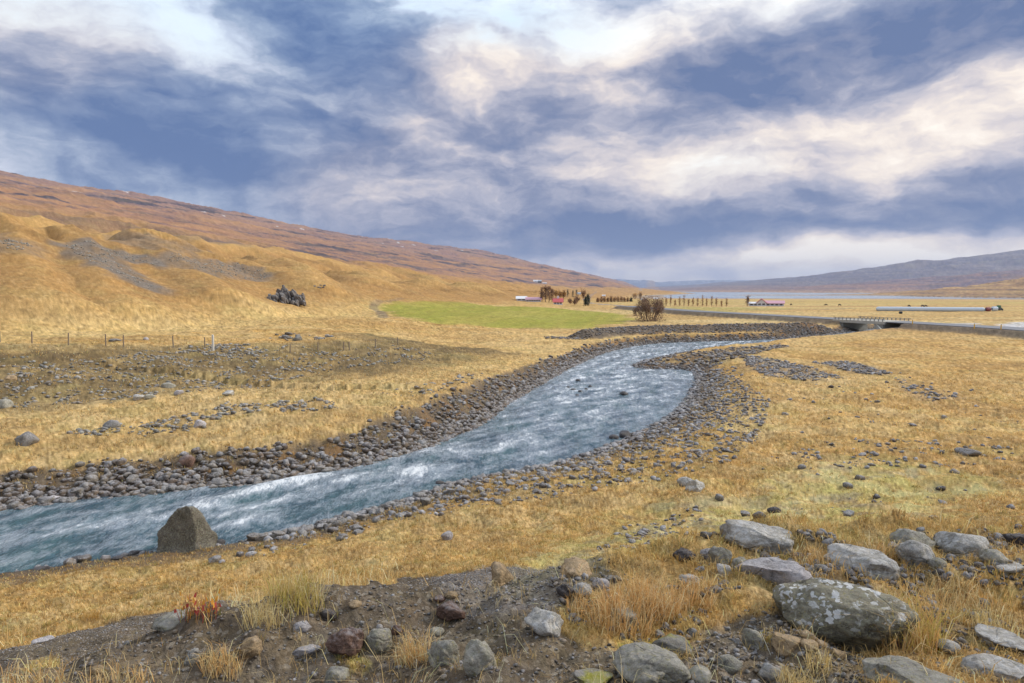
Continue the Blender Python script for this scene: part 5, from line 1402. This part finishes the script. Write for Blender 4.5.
house('farmhouse', 'white house with a bright red roof in front of the farm trees', 558, 304.6, 9, 2.4, 3.4, 'red', windows=3, chimney=True)
house('shed', 'small pale blue-roofed shed among the farm trees', 579, 294.5, 4, 1, 1, 'roofgrey', windows=1, dep=5)
house('farmhouse', 'small white farmhouse on the distant brown slope, left one of two', 535.5, 282.2, 4.5, 1.1, 1.2, 'white', windows=1, dep=10)
house('farmhouse', 'dark-sided farmhouse with pale roof, right one of two uphill', 539.5, 282.6, 4, 1.4, 1.2, 'roofgrey', 'dark', windows=1, dep=10)
house('shed', 'low white shed in a green patch high on the distant slope', 544.5, 283.8, 4.5, .7, .5, 'white', windows=1, dep=8)
house('shed', 'little white shed behind the rust-coloured hedge row', 603.7, 296.4, 3.2, .8, .7, 'white', windows=1, dep=6)
house('shed', 'low pale shed half hidden behind the left side of the big bush', 643.5, 300.3, 5.5, .8, .7, 'roofgrey', windows=1, dep=6)
house('shed', 'low pale shed half hidden behind the right side of the big bush', 656.5, 299.3, 5, .8, .7, 'white', windows=1, dep=6)
house('barn', 'low white wing at the left of the red-roofed farm on the plain', 753.6, 306.0, 9, 2.2, 1.2, 'white', windows=2)
house('farmhouse', 'white gabled farmhouse with bright red roof between two barns on the plain', 761.5, 306.2, 8.5, 3.2, 3.4, 'red', along=False, windows=2, dep=12)
house('barn', 'long white barn with faded pink roof at the right of the farm on the plain', 774.5, 306.2, 16.5, 2.5, 2.3, 'pink', windows=4)

# wrapped silage
def sausage(L, r, seg):
    V, q = [], []; n = 12
    ns = int(L / seg)
    for k in range(ns * 4 + 1):
        x = k / (ns * 4) * L; rr_ = r * (1 - .05 * (k % 4 == 0)); rr_ *= min(1, .55 + .9 * min(k, ns * 4 - k) / 3)
        for j in range(n):
            a = 2 * math.pi * j / n; V.append((x - L / 2, math.cos(a) * rr_, r * .93 + math.sin(a) * rr_))
    for k in range(ns * 4):
        for j in range(n): q.append((k * n + j, k * n + (j + 1) % n, (k + 1) * n + (j + 1) % n, (k + 1) * n + j))
    return np.array(V), np.array(q), n
PA_, PB_ = at(876, 311.0), at(985, 311.2)
mid_ = (PA_ + PB_) / 2; L = (PB_ - PA_).length; V, q_, n = sausage(L, 4.0 / 2 * PA_.length / F, 1.2)
me = np_mesh('silage_tube', V, q_, [[0, k, k + 1] for k in range(1, n - 1)], True)
o = tag(link('silage_tube', me, M['wrap'], None, (mid_.x, mid_.y, min(PA_.z, PB_.z))), 'very long pale blue wrapped row of silage bales on the plain', 'silage'); o.rotation_euler = (0, 0, math.atan2(PB_.y - PA_.y, PB_.x - PA_.x))
def bale(px, py, wpx, mat, label, **kw):
    P = at(px, py); r = wpx * P.length / F / 2
    m_ = MB(); V, q_, n = sausage(r * 2, r, r * .5); me = np_mesh('silage_bale', V * (1, .9, .9), q_, [[0, k, k + 1] for k in range(1, n - 1)] + [[len(V) - n, len(V) - n + k + 1, len(V) - n + k] for k in range(1, n - 1)], True)
    return tag(link('silage_bale', me, M[mat], None, P), label, 'bale')
bale(900.7, 313.8, 2.6, 'blackwrap', 'single black wrapped bale on the grass in front of the long pale silage row')
bale(988, 311.3, 3.9, 'maroon', 'dark red wrapped bale at the right end of the long pale silage row')
bale(994.5, 311.2, 4.4, 'wrap', 'pale wrapped bale between the dark red bale and the green tractor')
P = at(999.5, 310.6); tk = tag(empty('tractor', P, .4), 'small green tractor at the far right end of the silage row', 'tractor'); tk.scale = (.72, .72, .72)
m_ = MB(); m_.box(-1.1, 1.0, -.45, .45, .6, 1.25); m_.build('body', M['green'], tk); m_ = MB(); m_.box(-1.1, .05, -.55, .55, 1.26, 2.2); m_.build('cab', M['green'], tk)
for x, r_ in ((-.7, .7), (.8, .45)):
    for sy in (-1, 1):
        m_ = MB(); m_.tube((x, sy * .48, r_), (x, sy * .78, r_), r_, r_, 14); m_.build('wheel', M['dark'], tk)

# grazing horses far out on the plain
def horse(px, py, face, label):
    P = at(px, py); bm = bmesh.new()
    me = bpy.data.meshes.new('horse')
    pts = [(0, 0, 1.05), (.55, 0, 1.1), (-.55, 0, 1.1), (-.85, 0, .95), (.95, 0, .85), (1.25, 0, .45), (1.42, 0, .25)]
    ed = [(0, 1), (0, 2), (2, 3), (1, 4), (4, 5), (5, 6)]; rad = [.36, .35, .36, .16, .18, .14, .09]
    for sx, base in ((.5, 1), (-.55, 2)):
        for sy in (-1, 1):
            i0 = len(pts); pts += [(sx, sy * .18, .75), (sx + (.03 if sx > 0 else -.1), sy * .18, .42), (sx, sy * .18, .03)]; ed += [(base, i0), (i0, i0 + 1), (i0 + 1, i0 + 2)]; rad += [.13, .07, .055]
    i0 = len(pts); pts += [(-.98, 0, .5)]; ed += [(3, i0)]; rad += [.05]
    me.from_pydata(pts, ed, []); o = link('horse', me, M['hide'], None, P)
    md = o.modifiers.new('skin', 'SKIN')
    for v, r_ in zip(me.skin_vertices[0].data if me.skin_vertices else [], rad): v.radius = (r_, r_)
    if not me.skin_vertices:
        pass
    o.modifiers.new('sub', 'SUBSURF').levels = 1
    o.rotation_euler = (0, 0, face); o.scale = (.62, .62, .62); tag(o, label, 'horse')
    return o
HB = None
for px, py, f_, lb in ((922.5, 307.2, 0, 'dark grazing horse above the silage row, left of a close pair'), (925.8, 307.4, 3.1, 'dark grazing horse above the silage row, right of a close pair'), (909, 307.2, .3, 'lone dark horse above the left half of the silage row'),
                       (839.5, 306.0, .2, 'dark horse on the green strip halfway between the farm and the silage row'), (826, 306.0, 3.0, 'dark horse on the green strip nearer the farm on the plain'), (791, 305.5, .5, 'dark horse right beside the farm on the plain')):
    horse(px, py, f_, lb)

# ------------------------------------------------------------------ HAZE
mb = MB(); mb.box(-24900, 24900, -24900, 24900, -45, 620)
M['haze'] = bpy.data.materials.new('haze_air'); M['haze'].use_nodes = True
nt = M['haze'].node_tree; nt.nodes.clear()
out = nt.nodes.new('ShaderNodeOutputMaterial'); pv = nt.nodes.new('ShaderNodeVolumePrincipled')
pv.inputs['Color'].default_value = (.60, .72, 1.0, 1); pv.inputs['Density'].default_value = 5.5e-5; pv.inputs['Anisotropy'].default_value = 0.1
nt.links.new(pv.outputs[0], out.inputs['Volume'])
tag(mb.build('haze', M['haze']), kind='stuff')

# ------------------------------------------------------------------ SKY
SUN_EL, SUN_AZ = math.radians(30), math.radians(76)      # azimuth clockwise from straight ahead
w = bpy.data.worlds.new('World'); scene.world = w; w.use_nodes = True
nt = w.node_tree; nt.nodes.clear()
wo = nt.nodes.new('ShaderNodeOutputWorld'); bg = nt.nodes.new('ShaderNodeBackground'); nt.links.new(bg.outputs[0], wo.inputs['Surface'])
sky = nt.nodes.new('ShaderNodeTexSky'); sky.sky_type = 'NISHITA'; sky.sun_disc = False; sky.sun_elevation = SUN_EL; sky.sun_rotation = SUN_AZ
tc = nt.nodes.new('ShaderNodeTexCoord'); sep = nt.nodes.new('ShaderNodeSeparateXYZ'); nt.links.new(tc.outputs['Generated'], sep.inputs[0])
x_, y_, z_ = sep.outputs
zc = math_(nt, 'MAXIMUM', z_, 0.0)
azs = math_(nt, 'ARCTAN2', x_, y_); els = math_(nt, 'ARCSINE', z_)
# cloud-plane coordinates
den = math_(nt, 'ADD', zc, .11)
cv = nt.nodes.new('ShaderNodeCombineXYZ'); nt.links.new(math_(nt, 'DIVIDE', x_, den), cv.inputs[0]); nt.links.new(math_(nt, 'DIVIDE', y_, den), cv.inputs[1])
ae = nt.nodes.new('ShaderNodeCombineXYZ'); nt.links.new(azs, ae.inputs[0]); nt.links.new(els, ae.inputs[1])
wn = nt.nodes.new('ShaderNodeTexNoise'); wn.inputs['Scale'].default_value = 1.1; wn.inputs['Detail'].default_value = 5; wn.inputs['Roughness'].default_value = .62; wmp = nt.nodes.new('ShaderNodeMapping'); wmp.inputs['Scale'].default_value = (3.6, 6.5, 1); nt.links.new(ae.outputs[0], wmp.inputs['Vector']); nt.links.new(wmp.outputs[0], wn.inputs['Vector'])
wsub = nt.nodes.new('ShaderNodeVectorMath'); wsub.operation = 'SUBTRACT'; wsub.inputs[1].default_value = (.5, .5, .5); nt.links.new(wn.outputs['Color'], wsub.inputs[0])
wm = nt.nodes.new('ShaderNodeVectorMath'); wm.operation = 'MULTIPLY_ADD'; wm.inputs[1].default_value = (.15, .085, 0); nt.links.new(wsub.outputs[0], wm.inputs[0]); nt.links.new(ae.outputs[0], wm.inputs[2])
def to_ae(px, py):
    d = ray(px, py); d = d / np.linalg.norm(d); return math.atan2(d[0], d[1]), math.asin(d[2])
def blobs(lst, start=None):
    acc = start
    for px, py, sx, sy, rot, wt in lst:
        a0, e0 = to_ae(px, py); a1, _ = to_ae(px + sx / 2, py); a2, _ = to_ae(px - sx / 2, py); _, e1 = to_ae(px, py - sy / 2); _, e2 = to_ae(px, py + sy / 2)
        mp = nt.nodes.new('ShaderNodeMapping'); mp.vector_type = 'TEXTURE'
        mp.inputs['Location'].default_value = (a0, e0, 0); mp.inputs['Rotation'].default_value = (0, 0, math.radians(rot)); mp.inputs['Scale'].default_value = (abs(a1 - a2) * 1.6, abs(e1 - e2) * 1.6, 1)
        nt.links.new(wm.outputs[0], mp.inputs['Vector'])
        g = nt.nodes.new('ShaderNodeTexGradient'); g.gradient_type = 'SPHERICAL'; nt.links.new(mp.outputs[0], g.inputs['Vector'])
        mr = nt.nodes.new('ShaderNodeMapRange'); mr.interpolation_type = 'SMOOTHSTEP'; mr.inputs['From Max'].default_value = .62; nt.links.new(g.outputs['Fac'], mr.inputs['Value']); sm = mr.outputs['Result']
        acc = math_(nt, 'MULTIPLY_ADD', sm, wt, acc if acc is not None else 0.0)
    return acc
n1 = noise_tex(nt, 1.0, 8, .55, cv.outputs[0], .25)
mpe = nt.nodes.new('ShaderNodeMapping'); mpe.inputs['Scale'].default_value = (4.2, 8.5, 1); nt.links.new(wm.outputs[0], mpe.inputs['Vector'])
n3 = noise_tex(nt, 1.35, 9, .60, mpe.outputs[0], .0)
mpo = nt.nodes.new('ShaderNodeVectorMath'); mpo.operation = 'ADD'; mpo.inputs[1].default_value = (.085, .11, 0); nt.links.new(mpe.outputs[0], mpo.inputs[0])
n3b = noise_tex(nt, 1.35, 6, .60, mpo.outputs[0], .0)
mpf = nt.nodes.new('ShaderNodeMapping'); mpf.inputs['Scale'].default_value = (9, 24, 1); mpf.inputs['Rotation'].default_value = (0, 0, -.06); nt.links.new(wm.outputs[0], mpf.inputs['Vector'])
n4 = noise_tex(nt, 1.3, 7, .6, mpf.outputs[0], .0)
D = math_(nt, 'MULTIPLY_ADD', math_(nt, 'SUBTRACT', n1, .5), .35, .40)
D = math_(nt, 'MULTIPLY_ADD', math_(nt, 'SUBTRACT', n3, .5), 1.75, D)
D = math_(nt, 'MULTIPLY_ADD', math_(nt, 'SUBTRACT', n4, .5), .9, D)
D = math_(nt, 'MULTIPLY_ADD', math_(nt, 'SUBTRACT', n3b, n3), -.9, D)
D = blobs([(345, 45, 110, 48, -8, .60), (60, 105, 170, 60, 0, .15), (200, 110, 190, 60, -10, .28), (400, 165, 260, 60, -8, .30), (530, 130, 90, 30, 0, .10), (430, 195, 130, 20, 0, -.14), (140, 85, 60, 14, -10, -.12), (110, 165, 140, 14, -6, -.10), (480, 225, 260, 40, 0, .22), (440, 264, 180, 16, 0, .26),
           (850, 55, 190, 52, 8, .58), (660, 98, 200, 50, 14, .30), (960, 12, 120, 30, 0, .25), (860, 208, 230, 26, 3, .40), (1000, 188, 110, 34, 10, .24), (590, 238, 140, 20, 0, .28), (760, 232, 120, 14, 0, .22), (640, 200, 80, 24, 0, .12),
           (110, 18, 200, 40, 0, -.34), (235, 58, 90, 26, -14, -.22), (458, 62, 46, 22, 0, -.38), (375, 110, 100, 18, -18, -.24), (500, 18, 110, 34, 0, -.30), (705, 20, 130, 28, 8, -.32), (630, 92, 70, 11, -4, -.25),
           (740, 150, 210, 50, 3, -.24), (600, 160, 100, 20, 0, -.18), (715, 182, 46, 16, 0, -.22), (1005, 110, 70, 40, 14, -.26), (700, 272, 400, 18, 0, -.34), (900, 250, 230, 15, -3, -.36), (1000, 262, 120, 14, 0, -.15), (60, 145, 160, 36, -6, .17), (140, 165, 160, 24, -6, .12), (60, 60, 90, 30, 0, .06), (330, 190, 160, 12, -3, -.14), (560, 275, 160, 9, 0, .12)], D)
# cloud brightened well above the frame, added as soft top light on the ground
D = math_(nt, 'MULTIPLY_ADD', math_(nt, 'SMOOTHSTEP' if False else 'MAXIMUM', math_(nt, 'SUBTRACT', els, .55), 0.0), -.9, D)
D = math_(nt, 'MULTIPLY_ADD', D, .70, .125)
cold = ramp(nt, D, [(0.0, (.74, .79, .84)), (.16, (.60, .66, .74)), (.34, (.42, .485, .61)), (.52, (.27, .345, .475)), (.72, (.155, .225, .37)), (1.0, (.08, .14, .29))])
warm = ramp(nt, D, [(0.0, (.86, .79, .70)), (.18, (.74, .66, .59)), (.36, (.55, .505, .51)), (.56, (.34, .345, .42)), (.78, (.185, .215, .32)), (1.0, (.10, .145, .27))])
wmask = blobs([(740, 160, 360, 130, 0, 1.1), (560, 110, 120, 40, 0, .25), (420, 200, 120, 40, 0, .15), (600, 215, 260, 80, 0, .7), (980, 140, 200, 120, 0, .7), (850, 220, 400, 70, 0, .6), (460, 66, 60, 30, 0, .5), (20, 40, 120, 60, 0, .5), (700, 270, 600, 30, 0, .4), (170, 130, 300, 90, 0, .28)])
wmask = math_(nt, 'MINIMUM', wmask, 1.0)
cl = mixc(nt, wmask, cold, warm)
# thin blue openings show the clear sky
sk = nt.nodes.new('ShaderNodeVectorMath'); sk.operation = 'SCALE'; sk.inputs['Scale'].default_value = .13; nt.links.new(sky.outputs[0], sk.inputs[0])
gm = blobs([(180, 10, 280, 46, 0, .55), (440, 16, 120, 34, 0, .5), (560, 30, 60, 30, 0, .3), (720, 178, 50, 30, 0, .3), (880, 12, 70, 26, 0, .6), (780, 20, 60, 20, 0, .3), (380, 280, 400, 14, 0, .0)])
gm = math_(nt, 'MULTIPLY', gm, ramp(nt, D, [(.0, (1, 1, 1)), (.45, (.0, .0, .0))]), clamp=True)
skc = mixc(nt, .75, sk.outputs[0], (.55, .74, .88))
cl = mixc(nt, math_(nt, 'MULTIPLY', gm, .8), cl, skc)
# below the horizon: plain ground bounce tone
bel = math_(nt, 'LESS_THAN', z_, -.02)
cl = mixc(nt, bel, cl, (.25, .2, .15))
nt.links.new(cl, bg.inputs['Color']); bg.inputs['Strength'].default_value = 1.0

sd_ = bpy.data.lights.new('sun', 'SUN'); sd_.energy = 2.4; sd_.angle = math.radians(7); sd_.color = (1, .93, .82)
so_ = bpy.data.objects.new('sun', sd_); COL.objects.link(so_)
dv = Vector((math.sin(SUN_AZ) * math.cos(SUN_EL), math.cos(SUN_AZ) * math.cos(SUN_EL), math.sin(SUN_EL)))
so_.rotation_euler = (-dv).to_track_quat('-Z', 'Y').to_euler(); so_.location = (0, 0, 60)

# ------------------------------------------------------------------ CAMERA
cam = bpy.data.cameras.new('camera'); cam.lens = 24.01; cam.sensor_width = 36; cam.clip_start = .05; cam.clip_end = 80000
co = bpy.data.objects.new('camera', cam); COL.objects.link(co); co.rotation_euler = (math.pi / 2 - PITCH, 0, 0); scene.camera = co
scene.render.resolution_x, scene.render.resolution_y = 1024, 683
vs = scene.view_settings; vs.view_transform = 'Standard'; vs.look = 'None'; vs.gamma = 1; vs.exposure = .48; vs.use_curve_mapping = False
cy = scene.cycles; cy.use_denoising = True; cy.max_bounces = 4; cy.diffuse_bounces = 2; cy.glossy_bounces = 2; cy.transmission_bounces = 2; cy.volume_bounces = 0
cy.sample_clamp_indirect = 4
